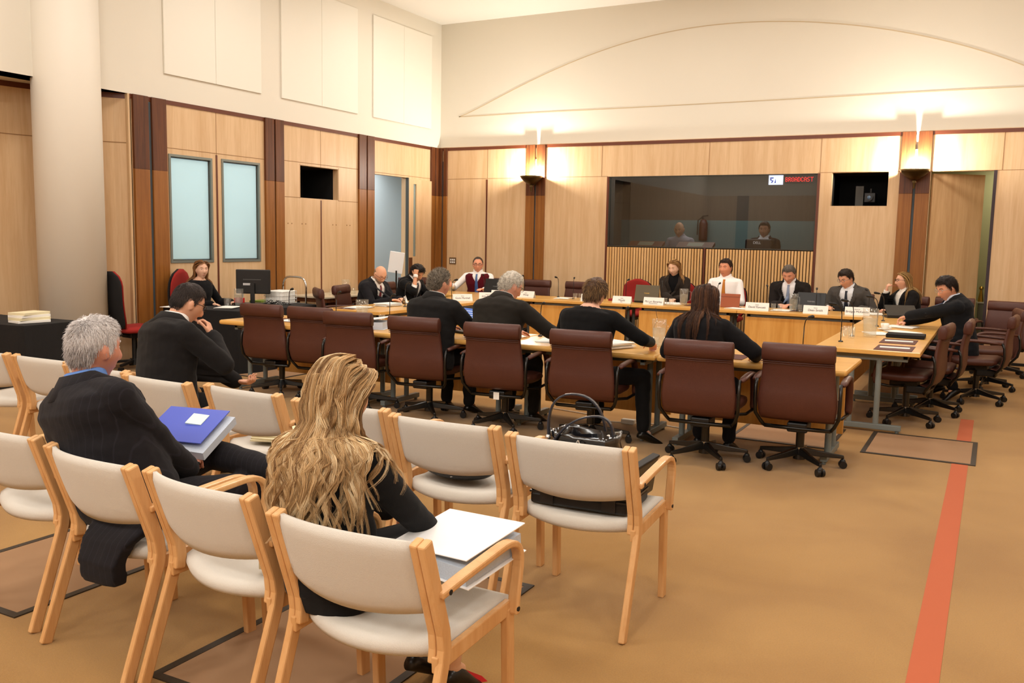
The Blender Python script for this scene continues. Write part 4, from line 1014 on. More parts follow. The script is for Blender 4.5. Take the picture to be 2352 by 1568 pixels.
    if skirt:
        m = MB(); m.loft(torso_rings(H, mid, neck, u0, u1, right, k, .012, fem, lo=-.12, hi=.12, sho=build))
        for s in (1,-1): hip, kn, an, toe = lg[s]; m.caps(hip, hip.lerp(kn, .9), .092*k, .07*k, 16)
        a_, b_ = lg[1][0].lerp(lg[-1][0], .5), lg[1][1].lerp(lg[-1][1], .5); m.caps(a_, a_.lerp(b_, .88), .085*k, .062*k, 16)
        me = evald(m, vox*1.1, 5); me.materials.append(tr); obj('skirt', me, t, True)
    else:
        m = MB(); m.loft(torso_rings(H, mid, neck, u0, u1, right, k, .008, fem, lo=-.12, hi=.13, sho=build))
        for s in (1,-1):
            hip, kn, an, toe = lg[s]; m.caps(hip, kn, .092*k, .07*k, 16); m.caps(kn, kn.lerp(an, .93), .068*k, .054*k, 16)
        me = evald(m, vox*1.2, 5)
        bm = bmesh.new(); bm.from_mesh(me); bm.normal_update()
        for v in bm.verts: v.co += v.normal*noise.noise(V((v.co.x*9, v.co.y*9+y, v.co.z*16)))*.008
        bm.to_mesh(me); bm.free(); me.materials.append(tr); obj('trousers', me, t, True)
    for s in (1,-1):
        hip, kn, an, toe = lg[s]; d = (toe-an); fl_ = V((d.x, d.y, d.z)).normalized(); dn = (an-kn).normalized()
        m = MB(); heel = an+dn*.045-fl_*.045; tip = heel+fl_*.26*k
        upv = (-dn+fl_*dn.dot(fl_)).normalized(); sv = fl_.cross(upv)
        rg = []
        for f_, w, h, bz in ((0,.02,.045,.0),(.06,.032,.06,0),(.22,.036,.075,0),(.4,.038,.066,0),(.62,.046,.046,0),(.82,.042,.036,0),(.95,.026,.026,0),(1,.01,.016,0)):
            c_ = heel+(tip-heel)*f_; rg.append([c_+sv*w*cos(2*pi*j/14)+upv*(h*.5*sin(2*pi*j/14)+h*.5-.02) for j in range(14)])
        m.loft(rg).build('shoe', mat('shoe_%d' % shoes[0], shoes, .3), t, smooth=True)
    # hair
    if hair: make_hair(t, ob, HM, S, hair, near, fem, neck, shs, u1, fwd, bvh if outfit != 'shirt' else None)
    if glasses:
        g = MB(); yy = .094; z0 = .010
        for s in (1,-1):
            c_ = []
            for j in range(21):
                a = 2*pi*j/20; c_.append(HM@V(((s*.031+.024*abs(cos(a))**.7*(1 if cos(a) > 0 else -1))*S, (yy-.004*abs(s*.031+.024*cos(a))/.05)*S, (z0+(.0155)*abs(sin(a))**.8*(1 if sin(a) > 0 else -1))*S)))
            g.tube(c_, .0016*S if glasses[0] > 60 else .0022*S, 6, caps=False)
            g.tube([HM@V((s*.055*S, .088*S, .016*S)), HM@V((s*.077*S, .05*S, .016*S)), HM@V((s*.082*S, .0, .013*S)), HM@V((s*.08*S, -.016*S, .002*S))], .002*S, 6)
        g.tube([HM@V((-.009*S, (yy+.001)*S, .012*S)), HM@V((0, (yy+.004)*S, .015*S)), HM@V((.009*S, (yy+.001)*S, .012*S))], .0016*S, 6)
        g.build('spectacles', mat('frame_%d_%d_%d' % glasses, glasses, .3), t, smooth=True)
    t['_'] = 0; del t['_']
    return t, HM, arms, shs, neck
# hair ------------------------------------------------------------
def hairline(p, S, st):
    """height (m, unit head) above which hair grows, given head-local point"""
    y_, x_ = p.y/S, abs(p.x)/S
    rec = st.get('rec', 0)
    if y_ > .045: base = .066+rec*.02+ (rec*.018 if x_ > .028 else 0)-(.0 if x_ < .05 else .0)
    elif y_ > .012: base = .066+rec*.02-(.045-y_)/.033*(.066+rec*.02+.005)
    elif y_ > -.028: base = -.005+(.012-y_)/.04*.028
    elif y_ > -.05: base = .022-(-.028-y_)/.022*.07
    else: base = -.05-(-.05-y_)*.35
    return base
def make_hair(t, ob, HM, S, st, near, fem, neck, shs, u1, fwd, tree=None):
    c = st['c']; c2 = st.get('c2', tuple(int(v*.6) for v in c)); kind = st.get('k', 'short')
    hm = strand_mat('hair_%d_%d_%d' % c, c2, c, .55, st.get('c3'))
    rnd = random.Random(int(HM.translation.x*1000) % 997)
    th = st.get('t', .014)
    if kind == 'long': th = .005
    n1, n2 = (90, 70) if near else (56, 44); vs = []; msk = []; B = MB()
    for i in range(n2+1):
        a_ = pi*i/n2
        for j in range(n1):
            a = 2*pi*j/n1; d = V((sin(a_)*cos(a), sin(a_)*sin(a), cos(a_))); p = headpt(d, S, fem)
            m = (p.z/S-hairline(p, S, st))/.02
            if kind == 'bald': m = min(m, (.045-p.z/S)/.01 if True else 0); m = m if p.y/S < .0 else -1
            if kind == 'long' and p.y/S > .05: m = (p.z/S-.07)/.02
            n_ = noise.noise(V((p.x*60, p.y*30+p.z*20, p.z*60)))
            if kind == 'wavy' or kind == 'spiky': n_ = noise.noise(V((p.x*45, p.y*45, p.z*45)))*1.6
            tt = (th*(.75+.5*smoothstep(0, .09, p.z/S))*(1+.35*n_))*smoothstep(-.3, 1.6, m)-.003
            if kind == 'bald': tt = .003*smoothstep(0, 1, m)-.001
            vs.append(HM@(p+d*tt*S)); msk.append(m)
    fs = []
    for i in range(n2):
        for j in range(n1):
            q = (i*n1+j, (i+1)*n1+j, (i+1)*n1+(j+1)%n1, i*n1+(j+1)%n1)
            if max(msk[w] for w in q) > -.6: fs.append(q)
    B.t = .35; B.add(vs, fs)
    o = None
    # strands
    def strand(mb, pts, r, tone):
        mb.t = tone; N = len(pts); mb.tube(pts, [r*(1-.75*(i/(N-1))**2) for i in range(N)], 3, caps=False)
    D = MB()
    dens = st.get('n', 700 if not near else 3500)
    if kind in ('short', 'wavy', 'spiky'):
        gs = st.get('g', .17)
        L = st.get('L', .022)
        while dens > 0:
            z_ = rnd.uniform(-.75, 1); a = rnd.uniform(0, 2*pi); d = V((sqrt(1-z_*z_)*cos(a), sqrt(1-z_*z_)*sin(a), z_)); p = headpt(d, S, fem)
            if p.z/S < hairline(p, S, st)+.002: dens -= .1; continue
            dens -= 1
            crown = V((0, -.05, .1)); flow = (p/S-crown); flow.z = 0
            if flow.length < 1e-3: flow = V((0,1,0))
            flow.normalize()
            if kind == 'spiky': dirv = (d*1.1+V((rnd.gauss(0,.3), rnd.gauss(0,.3), .35))).normalized()
            elif kind == 'wavy': dirv = (d*.45+V((rnd.gauss(0,.55), rnd.gauss(0,.55), rnd.gauss(-.1,.5)))).normalized()
            else: dirv = (d*.25+flow*.5*smoothstep(.02,.09,p.z/S)+V((0,0,-.9))*(1-smoothstep(.02,.1,p.z/S))+V((rnd.gauss(0,gs), rnd.gauss(0,gs), rnd.gauss(0,gs)))).normalized()
            base = p+d*(th*.55*S*smoothstep(0, .03, p.z/S-hairline(p, S, st))); LL = L*rnd.uniform(.6, 1.25); pts = []
            for i in range(5):
                f_ = i/4; q = base+dirv*LL*f_*S+ (V((0,0,-1))*f_*f_*LL*.35 if kind != 'spiky' else V((0,0,0)))
                # keep out of scalp
                dd = q.normalized(); sp_ = headpt(dd, S, fem)
                if q.length < sp_.length+th*.6*S: q = dd*(sp_.length+th*.6*S)
                pts.append(HM@q)
            tone = min(1, max(0, rnd.gauss(.5, .25)+(.25 if p.y > .02 and st.get('frontlight') else 0)-(st.get('darkback', 0) if p.z/S < .02 and p.y < 0 else 0)))
            strand(D, pts, st.get('r', .0009 if near else .0013)*S, tone)
    if kind == 'long':
        L = st['L']; nst = st.get('n', 900); ng = st.get('guides', 150); wave = st.get('wave', 0); steps = 26 if near else 16
        part = st.get('part', 0); Mi = HM.inverted(); off0 = st.get('pad', .008); upl = HM.to_3x3().transposed()@V((0,0,1)); gi = 0; tries = 0
        while gi < ng and tries < ng*30:
            tries += 1
            z_ = rnd.uniform(.1, 1); a = rnd.uniform(0, 2*pi)
            if rnd.random() < .45: a = rnd.uniform(pi, 2*pi); z_ = rnd.uniform(-.6, .4)
            d = V((sqrt(1-z_*z_)*cos(a), sqrt(1-z_*z_)*sin(a), z_)); p = headpt(d, S, fem)
            if p.z/S < hairline(p, S, st)+.0 or (p.y/S > .045 and p.z/S < .07): continue
            gi += 1; ph = rnd.uniform(0, 6.28); am = rnd.uniform(.75, 1.3); LL = L*rnd.uniform(.78, 1.08)*S; step = LL/steps; pos = p+d*.006*S
            sidev = 1 if p.x > part*S else -1; layer = rnd.random(); dirv = None; G = [HM@pos]; gt = rnd.gauss(.5, .22)
            for i in range(steps):
                f_ = (i+1)/steps; rel = pos/S
                if rel.z > -.02:
                    fr2 = smoothstep(-.03, .05, rel.y); tgt = V((sidev*(.9 if abs(rel.x) < .06 else .3)*fr2+rel.x*(.8+2.2*fr2), -.55 if rel.y > -.06 else -.05, -.25-1.2*smoothstep(.1,.0,rel.z)))
                    if rel.y > .03 and rel.z < .07: tgt.y = -1.1; tgt.x = sidev*1.2
                else: tgt = -upl*1.0+V((rel.x*.6*st.get('flare', 1), -.02, 0))
                tgt.normalize(); dirv = tgt if dirv is None else (dirv*.55+tgt*.45).normalized()
                pos = pos+dirv*step
                if pos.z > -.11*S:
                    dd = pos.normalized(); lim = headpt(dd, S, fem).length+(.008+(.010+.012*st.get('vol', 0))*layer)*S
                    if pos.length < lim: pos = dd*lim
                    elif pos.z > -.03*S and pos.length > lim+.004*S: pos = dd*(lim+.004*S)
                w_ = wave*smoothstep(.12, .5, f_)
                q = HM@(pos+V((sin(ph+f_*L*30*am), cos(ph*1.7+f_*L*27*am)*.5, 0))*w_*S)
                if tree is not None:
                    h = tree.find_nearest(q, .25)
                    if h[0] is not None:
                        dz = (q-h[0]).dot(h[1]); want = off0+.014*layer
                        if dz < want: q = h[0]+h[1]*want; pos = Mi@(q-h[1]*0)
                G.append(q)
            per = max(3, nst//ng)
            for c_ in range(per):
                a1 = rnd.uniform(0, 6.28); rr = sqrt(rnd.random()); ax = HM.to_3x3()@V((cos(a1), sin(a1)*.5, 0)); pts = []; k0 = st.get('clump', .014)*rr*S; ln = rnd.uniform(.8, 1.0)
                N_ = max(4, int(len(G)*ln))
                for i in range(N_):
                    f_ = i/(N_-1); pts.append(G[i]+ax*k0*(1.0-.62*f_**1.3)+ax*(.003*sin(f_*14+a1*3)*f_))
                strand(D, pts, st.get('r', .0012)*S, min(1, max(0, gt+rnd.gauss(0, .17))))
    # shell + strands are one part
    o0 = len(B.v); B.v += D.v; B.f += [tuple(i+o0 for i in f) for f in D.f]; B.m += D.m; B.tone += D.tone
    used = set(i for f in B.f for i in f)
    o = B.build('hair', hm, t, smooth=True, tone=True, fix=False)
    return o
# ---------------------------------------------------------------- the people
DARK = (24, 23, 24)
# nearest row
person('person with long wavy blonde hair in a black top, seated nearest the camera', -1.77, 2.22, -4, seat=.45, k=.925, drop=.05, lean=(-4, 4), side=-2, head=(-6, 12, 0), fem=1, near=True,
       rh=(.15,.30,.57), lh=(-.12,.34,.62), rpole=(.45,-1,-.5), outfit='top', col=(20, 20, 21), skirt=True, sk=(214,168,136), curl=.5, hipback=.06, build=.95,
       legpose={1: ((.15,.42,.50),(.16,.36,.10),(.17,.50,.03)), -1: ((-.03,.43,.52),(.02,.34,.12),(.05,.48,.05))}, shoes=(22,20,20),
       hair={'k':'long','c':(252,234,196),'c2':(128,92,56),'c3':(214,176,124),'L':.49,'n':16000,'guides':380,'wave':.022,'part':.01,'r':.00062,'flare':1.2,'vol':1.0,'pad':.006,'clump':.016})
person('person with grey-white hair in a dark pinstripe suit, legs crossed, blue binder on lap', -3.03, 2.40, 2, seat=.42, k=1.02, lean=(-18, -4), side=-10, drop=.03, twist=-14, head=(-8, 4, 0), near=True, build=1.2, belly=.03,
       rh=(.07,.25,.60), lh=(-.16,.36,.66), rhd=(-.5,.8,.15), rn=(-.1,.3,-1), rpole=(.6,-.3,-1), shirt=(96,132,196), col=(30,28,31), stripe=11, sk=(208,144,120), curl=.7, tail=[(.56,-.14,.16),(.47,-.28,.11),(.40,-.31,.09),(.32,-.30,.08)], tailx=.22,
       legpose={-1: ((-.06,.50,.60),(.36,.50,.57),(.50,.56,.62)), 1: ((.20,.50,.48),(.20,.52,.10),(.22,.68,.035))},
       hair={'k':'short','c':(240,236,234),'c2':(150,142,140),'c3':(214,208,206),'t':.009,'L':.022,'n':8000,'rec':.4,'darkback':.35,'r':.0009}, hscale=.98)
person('person in a black suit and glasses, hand at face, in the second row', -4.40, 3.78, -10, seat=.46, k=1.02, lean=(2, 17), side=-2, twist=-14, head=(-12, 24, 0), near=True, drop=.03, build=1.22,
       rh=(.105,.255,.955), rpole=(1,-.1,-.8), rhd=(-.45,.0,1), rn=(-.6,-.5,.2), lh=(.06,.50,.62), lpole=(-.4,.1,-.6), lhd=(.9,.5,-.1), ln=(0,.3,1), curl=.85, col=(27,25,25), sk=(214,160,130), shirt=(240,238,236), glasses=(40,24,20),
       legpose={1: ((.24,.45,.52),(.26,.42,.10),(.29,.58,.035)), -1: ((-.14,.45,.52),(-.16,.42,.10),(-.18,.58,.035))},
       hair={'k':'short','c':(74,60,52),'c2':(28,22,20),'c3':(50,40,36),'t':.010,'L':.011,'n':7500,'r':.0008,'g':.06}, hscale=.97)
# front table, seen from behind
person('person with spiky grey hair in a black suit at the front table, seen from behind', -4.335, 6.55, -8, k=1.03, drop=.04, lean=(8, 16), twist=-5, head=(-6, 6, 0), rh=(.24,.52,.77), lh=(-.2,.48,.77), col=(28,27,27), sk=(206,146,118), build=1.25,
       hair={'k':'spiky','c':(186,176,160),'c2':(58,50,42),'c3':(128,118,104),'t':.016,'L':.026,'n':2600,'r':.0013}, hscale=.95)
person('person with curly white hair in a charcoal suit writing at the front table', -3.69, 6.55, -10, k=1.02, drop=.0, lean=(10, 22), twist=-8, head=(-20, 22, 0), rh=(.36,.50,.77), lh=(-.16,.50,.77), rpole=(.8,-.2,-.5), col=(36,33,29), sk=(212,150,124), build=1.25, glasses=(70,60,50),
       hair={'k':'wavy','c':(236,228,212),'c2':(140,132,122),'c3':(204,196,182),'t':.016,'L':.02,'n':2600,'r':.0013}, hscale=.95)
person('person with short streaked brown hair in a black knit top at the front table', -2.80, 6.42, -12, k=.97, lean=(8, 14), twist=-4, head=(10, 12, 0), fem=0, rh=(.34,.44,.80), lh=(-.3,.42,.77), rpole=(.9,-.3,-.4), outfit='top', col=(15,15,16), sk=(222,172,148), build=1.32, belly=.03, trousers=(20,19,19), curl=.6,
       hair={'k':'short','c':(206,166,110),'c2':(44,30,22),'c3':(88,62,42),'t':.024,'L':.034,'n':5000,'r':.001,'g':.045}, hscale=.93, glasses=(30,24,22),
       legpose={1: ((.28,.44,.52),(.36,.34,.10),(.44,.48,.035))})
person('person with long straight dark brown hair in a black blazer at the front table', -1.885, 6.38, -8, k=.95, lean=(8, 16), head=(20, 14, 0), fem=1, rh=(.30,.40,.76), lh=(-.28,.40,.76), rpole=(.9,-.3,-.4), col=(20,19,21), sk=(214,166,136), build=1.06,
       hair={'k':'long','c':(108,70,42),'c2':(34,20,14),'c3':(66,40,26),'L':.44,'n':4000,'guides':200,'wave':.003,'r':.0011,'flare':-.6,'pad':.008})
# left side of the horseshoe
person('person with brown bobbed hair in a black top behind the black draped desk', -8.70, 8.0, -80, k=.91, drop=.02, lean=(4, 4), head=(-32, 0, 0), fem=1, outfit='top', col=(18,18,20), sk=(222,176,148), rh=(.2,.34,.74), lh=(-.2,.34,.74),
       hair={'k':'long','c':(158,112,66),'c2':(78,50,30),'c3':(158,112,70),'L':.27,'n':1200,'clumps':30,'wave':.003,'r':.0018,'flare':.5})
person('bald bearded person with glasses in a dark suit, reading at the left table', -7.46, 9.83, -95, k=.97, drop=.07, lean=(12, 20), head=(-14, 32, 0), rh=(.10,.46,.755), lh=(-.14,.42,.755), rn=(0,0,-1), col=(30,29,32), tie=(116,40,44), tiestripe=1, sk=(222,166,134), glasses=(90,24,20), beard=(150,128,108), build=1.08,
       hair={'k':'bald','c':(170,140,110)})
person('dark-haired person in a dark suit resting the head on a fist at the left table', -7.57, 10.85, -92, drop=.06, k=.96, lean=(12, 24), head=(-12, 34, 6), rh=(.17,.30,1.04), rpole=(.5,.2,-1), rhd=(-.25,-.15,1), rn=(-.8,-.2,0), lh=(-.14,.42,.755), curl=1.2, col=(22,22,23), tie=(40,36,50), sk=(206,150,116), build=1.05,
       hair={'k':'short','c':(50,38,30),'c2':(14,11,10),'t':.02,'L':.035,'n':1500,'r':.0016})
person('person in a maroon knitted vest, white shirt and blue tie, gesturing at the back left', -7.55, 12.92, 197, drop=.06, k=1.0, lean=(6, 6), head=(12, 4, 0), outfit='vest', col=(84,14,26), shirt=(244,242,240), tie=(64,96,150), sk=(226,158,126), rh=(.36,.36,.82), lh=(-.18,.38,.77), rhd=(.3,.8,.2), rn=(-.9,0,.3), curl=.25, glasses=(26,26,30), trousers=(30,30,34), build=1.1,
       hair={'k':'short','c':(110,92,76),'c2':(50,40,34),'t':.006,'L':.012,'n':900,'rec':.9,'r':.0013})
# back row
person('person with shoulder-length blonde hair in a dark blazer behind a laptop at the back table', -4.25, 13.15, 186, k=.98, lean=(4, 6), head=(-14, 14, 0), fem=1, col=(44,36,30), shirt=(16,15,16), sk=(228,184,154), rh=(-.02,.42,.76), lh=(-.1,.4,.76), collar=False,
       hair={'k':'long','c':(214,172,112),'c2':(120,84,48),'c3':(176,130,78),'L':.34,'n':1300,'clumps':30,'wave':.006,'r':.0018,'flare':.5,'part':.015})
person('person with short brown hair in a white shirt and orange tie at the back table', -3.46, 13.08, 184, drop=.03, k=1.05, lean=(4, 4), head=(-16, 0, 0), outfit='shirt', shirt=(246,242,240), tie=(190,116,28), sk=(216,146,112), rh=(.14,.36,.76), lh=(-.14,.36,.76), trousers=(34,34,40), build=.98,
       hair={'k':'short','c':(72,48,32),'c2':(26,18,14),'t':.014,'L':.018,'n':1200,'r':.0015})
person('person with short grey hair in a dark suit, head bowed at the back table', -2.54, 13.12, 180, drop=.04, k=1.03, lean=(8, 12), head=(-3, 28, 0), col=(32,27,25), tie=(134,146,172), shirt=(232,230,232), sk=(220,156,126), rh=(.06,.42,.76), lh=(-.1,.4,.76), build=1.12,
       hair={'k':'short','c':(142,132,118),'c2':(62,54,46),'c3':(104,94,84),'t':.012,'L':.018,'n':1200,'r':.0015})
person('person with dark hair and thin glasses in a grey suit behind the black laptop', -1.71, 12.98, 170, drop=.05, k=1.01, lean=(12, 18), head=(-22, 22, 0), col=(74,70,66), tie=(30,36,52), shirt=(226,230,236), sk=(220,162,130), rh=(.2,.34,.76), lh=(-.24,.32,.76), glasses=(120,120,120), build=1.1,
       hair={'k':'short','c':(64,46,34),'c2':(22,17,14),'t':.016,'L':.022,'n':1200,'r':.0015})
person('person with long blonde hair and glasses in a black jacket, turned sideways, chin on hand', -.98, 13.0, 128, drop=.04, k=.95, lean=(6, 12), head=(-12, 2, 0), fem=1, col=(20,18,18), shirt=(236,230,220), sk=(226,172,144), rh=(.10,.28,1.0), rpole=(.4,.2,-1), rhd=(-.2,.0,1), rn=(-.3,-.8,0), lh=(-.14,.4,.76), curl=1.1, glasses=(30,22,24), collar=False,
       hair={'k':'long','c':(206,170,112),'c2':(108,80,44),'c3':(160,122,70),'L':.44,'n':1400,'clumps':30,'wave':.004,'r':.0018,'flare':.3})
person('dark-haired person with glasses in a dark suit reaching across the right table', -.27, 10.62, 100, k=1.0, drop=.03, lean=(10, 16), head=(28, 22, 0), col=(22,23,26), tie=(90,106,140), shirt=(206,214,230), sk=(220,158,126), lh=(.10,.54,.84), lpole=(-.9,-.2,-.3), lhd=(.3,.8,-.3), rh=(.30,.52,.77), rpole=(.8,-.2,-.4), curl=.5, glasses=(170,166,160), build=1.12, near=True,
       legpose={1: ((.18,.34,.50),(.16,.16,.10),(.18,.30,.035)), -1: ((-.16,.34,.50),(-.20,.06,.12),(-.24,.18,.04))},
       hair={'k':'short','c':(54,38,30),'c2':(14,11,10),'t':.018,'L':.024,'n':2600,'r':.0012})
# in the booth behind the glass
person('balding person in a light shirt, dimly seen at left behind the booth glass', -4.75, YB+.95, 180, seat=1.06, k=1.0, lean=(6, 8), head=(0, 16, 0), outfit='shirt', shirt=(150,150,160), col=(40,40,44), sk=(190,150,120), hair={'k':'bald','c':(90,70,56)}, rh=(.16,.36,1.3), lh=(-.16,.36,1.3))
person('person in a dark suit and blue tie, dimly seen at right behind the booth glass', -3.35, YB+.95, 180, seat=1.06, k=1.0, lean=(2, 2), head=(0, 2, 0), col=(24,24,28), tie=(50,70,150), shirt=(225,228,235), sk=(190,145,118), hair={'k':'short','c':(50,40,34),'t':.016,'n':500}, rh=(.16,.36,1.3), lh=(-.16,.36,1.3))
# ---------------------------------------------------------------- things on the tables
TZ = .721
txt = mat('printed_ink', (70, 60, 62), .8)
def name_card(x, y, rz, lines, label, z=TZ, s=1.0):
    t = thing('name_card', label, 'name card', (x, y, z), rz, 'white tent name cards')
    m = MB(); w, h, d = .14*s, .095*s, .035*s
    m.add([(-w,-d,0),(w,-d,0),(w,0,h),(-w,0,h),(-w,d,0),(w,d,0)], [(0,1,2,3),(3,2,5,4)]).build('card', white, t, fix=False, solid=.0012)
    ang = atan2(h, d)
    def M(zz): return Matrix.Translation((0,-d,0)) @ Matrix.Rotation(ang, 4, 'X') @ Matrix.Translation((0, zz, .0015))
    zs = [.072, .042, .018]
    for l, zz, sz in zip(lines, zs, (.014, .036, .014)):
        if l: text(l, sz*s, txt, t, M(zz*s), 'lettering')
    return t
def tumbler(x, y, label, z=TZ, up=True, n=16):
    t = thing('water_tumbler', label, 'glass', (x, y, z), 0, 'clear water tumblers')
    pr = [(.0,.002),(.028,.002),(.034,.095),(.0325,.095),(.0265,.01),(.0,.01)]
    if not up: pr = [(r, .097-q) for r, q in pr]
    MB().lathe(pr, n=n, cap=False).build('glass_body', glassm, t, smooth=True); return t
def jug(x, y, label, z=TZ, k=1.0, lid=False):
    t = thing('water_jug', label, 'jug', (x, y, z), random.uniform(-40, 40), 'glass water jugs')
    MB().lathe([(0,.003),(.045*k,.003),(.052*k,.12*k),(.056*k,.21*k),(.0535*k,.21*k),(.049*k,.12*k),(.042*k,.012),(0,.012)], n=24, cap=False).build('jug_body', glassm, t, smooth=True)
    MB().lathe([(0,.014),(.0405*k,.014),(.0478*k,.12*k),(.049*k,.14*k),(0,.14*k)], n=24, cap=False).build('water', waterm, t, smooth=False)
    MB().tube([(.055*k,0,.18*k),(.09*k,0,.17*k),(.095*k,0,.12*k),(.085*k,0,.07*k),(.05*k,0,.06*k)], .007*k, 8).build('handle', glassm, t, smooth=True)
    return t
def mic(x, y, rz, label, z=TZ, h=.30, reach=.09):
    t = thing('gooseneck_microphone', label, 'microphone', (x, y, z), rz, 'gooseneck microphones')
    MB().lathe([(0,0),(.022,0),(.02,.008),(.008,.014),(0,.014)], n=16, cap=False).build('base', blackmetal, t)
    p = [V((0,0,.01)), V((0,0,h*.45)), V((0,-.004,h*.75))]+arc((0,-.004,h*.75), (0,-.012,h*.98), (0,-reach*.8,h*1.0), 5)
    MB().tube(p, .0042, 6).build('gooseneck', blackmetal, t, smooth=True)
    a = V((0,-reach*.75,h)); MB().caps(a, a+V((0,-.05,.008)), .011, .014, 12).build('microphone_head', black, t, smooth=True)
    return t
def papers(x, y, rz, label, n=3, w=.21, l=.297, h=.004, z=TZ, m=None, name='paper_sheets', cat='papers'):
    t = MB(); rnd = random.Random(int(x*100+y*10))
    for i in range(n):
        a = rnd.uniform(-.12, .12) if n > 1 else 0; t.M = Matrix.Translation((rnd.uniform(-.02,.02)*(n > 1), rnd.uniform(-.02,.02)*(n > 1), 0)) @ Matrix.Rotation(a, 4, 'Z')
        t.box((-w/2,-l/2,i*h), (w/2,l/2,(i+.96)*h))
    o = t.build(name, m or white); o.location = (x, y, z); o.rotation_euler = (0,0,R(rz)); return tag(o, label, cat, 'loose papers' if name == 'paper_sheets' else None)
def binder(x, y, rz, label, col=(235,235,238), w=.25, l=.31, h=.06, z=TZ, openang=0, tilt=None, pg=0):
    t = thing('ring_binder', label, 'binder', (x, y, z), rz); cm_ = mat('binder_%d_%d_%d' % col, col, .4)
    MB().box((-w/2,-l/2,0),(w/2,l/2,.004)).box((-w/2,-l/2,0),(-w/2+.004,l/2,h)).build('lower_cover', cm_, t, bevel=.001)
    u = MB(); u.M = Matrix.Translation((-w/2,0,h)) @ Matrix.Rotation(-R(openang), 4, 'Y'); u.box((0,-l/2,-.002),(w,l/2,.002)); u.build('upper_cover', cm_, t, bevel=.001)
    MB().box((-w/2+.012,-l/2+.008-pg,.005),(w/2-.015+pg,l/2-.008,h-.008)).build('page_block', bluewhite, t)
    if tilt: t.rotation_euler = [R(v) for v in tilt]
    return t
def laptop(x, y, rz, label, brand=None, bc=(150,150,150), lid=(22,22,24), ang=105, screen=False, w=.36, z=TZ, ls=.02):
    t = thing('laptop', label, 'laptop', (x, y, z), rz); lm_ = mat('lid_%d_%d_%d' % lid, lid, .35); d = .25
    MB().box((-w/2,-d/2,0),(w/2,d/2,.022)).build('base', blackplastic, t, bevel=.004)
    L = MB(); Mx = Matrix.Translation((0,d/2,.022)) @ Matrix.Rotation(R(90-ang)*-1, 4, 'X'); L.M = Mx; L.box((-w/2,0,0),(w/2,.012,.235)); L.build('lid', lm_, t, bevel=.004)
    s_ = MB(); s_.M = Mx; s_.box((-w/2+.015,-.001,.02),(w/2-.015,.0,.222))
    s_.build('screen', mat('screen_lit', (70,110,190), .3, emit=(80,120,190), estr=.9) if screen else mat('screen_dark', (30,34,40), .2), t)
    if brand: text(brand, ls, mat('brand_%d' % bc[0], bc, .5), t, Mx @ Matrix.Translation((0,.0125,.115)) @ Matrix.Rotation(R(180), 4, 'Z') @ Matrix.Rotation(R(90), 4, 'X'), 'brand_lettering')
    if screen:
        q = MB(); q.M = Mx
        for i in range(7): q.box((-w/2+.03,-.002,.19-i*.024),(w/2-.03-(i%3)*.05,-.0012,.197-i*.024))
        q.build('screen_text', mat('screen_text', (200,214,240), .5, emit=(190,205,235), estr=.9), t)
    return t
def blotter(x, y, rz, label, w=.42, l=.3):
    o = MB().box((-w/2,-l/2,0),(w/2,l/2,.003)).build('desk_blotter', maroonmat); o.location = (x, y, TZ); o.rotation_euler = (0,0,R(rz)); return tag(o, label, 'desk mat', 'maroon desk mats')
# name cards (seen from the camera side)
name_card(-6.5, 10.68, 48, ('Senator', 'Gavin Marshall', ''), 'white name card on the left table just right of the spiky-haired man')
name_card(-6.82, 9.75, -60, ('Senator', 'Boswell', ''), 'white name card on the left table beside the bald man', s=1.0)
name_card(-6.42, 11.28, 30, ('Senator the Hon', 'John Faulkner', ''), 'white name card leaning in the corner of the left and back tables')
name_card(-6.55, 11.86, 10, ('Senator the Hon', 'Joe Ludwig', ''), 'white name card in front of the dark laptop, left of the white-haired man')
name_card(-6.18, 12.0, -2, ('Senator', 'Wong', ''), 'white name card just right of the white-haired man, on the back table')
name_card(-5.1, 11.93, 0, ('Senator the Hon', 'Jacinta Collins', ''), 'white name card on the back table beside the streaked-haired woman', s=1.05)
name_card(-4.62, 11.93, 0, ('Senator', 'Moody', 'Chair'), 'white name card in front of the empty red chair')
name_card(-4.15, 11.93, 0, ('', 'Ms Lyn Beverley', 'Committee Secretary'), 'white name card in front of the olive laptop', s=1.05)
name_card(-2.72, 11.9, 0, ('Senator', 'David Fawcett', ''), 'white name card left of the head-bowed grey-haired man', s=1.08)
name_card(-1.98, 11.88, 0, ('Senator', 'Dean Smith', ''), 'white name card in front of the black laptop on the back table', s=1.08)
name_card(-1.5, 12.02, 6, ('SENATOR', 'Bridget McKenzie', ''), 'white name card behind the water jug at the right corner', s=1.05)
# laptops and tablet
laptop(-6.78, 12.2, 184, 'black laptop in front of the man in the maroon vest', 'TOSHIBA', (120,120,120))
laptop(-4.35, 12.30, 178, 'olive-grey laptop in front of the blonde woman in the dark blazer', 'TOSHIBA', (214,170,70), lid=(88,78,56))
laptop(-2.08, 12.22, 178, 'black laptop in front of the man in the grey suit', 'TOSHIBA', (150,150,150), ls=.024)
laptop(-1.0, 12.0, 200, 'low black laptop at the right corner of the tables', None, ang=150)
laptop(-4.22, 7.12, -20, 'laptop with lit blue screen between the two suited men at the front table', None, screen=True, ang=115)
tb = thing('tablet_case', 'orange-brown tablet case propped before the white-shirted man', 'tablet', (-3.15, 12.15, TZ), 0)
q = MB(); q.M = Matrix.Rotation(R(-14), 4, 'X'); q.box((-.13,-.006,0),(.13,.006,.19)).build('cover', mat('orange_leather', (150, 74, 34), .5), tb, bevel=.004)
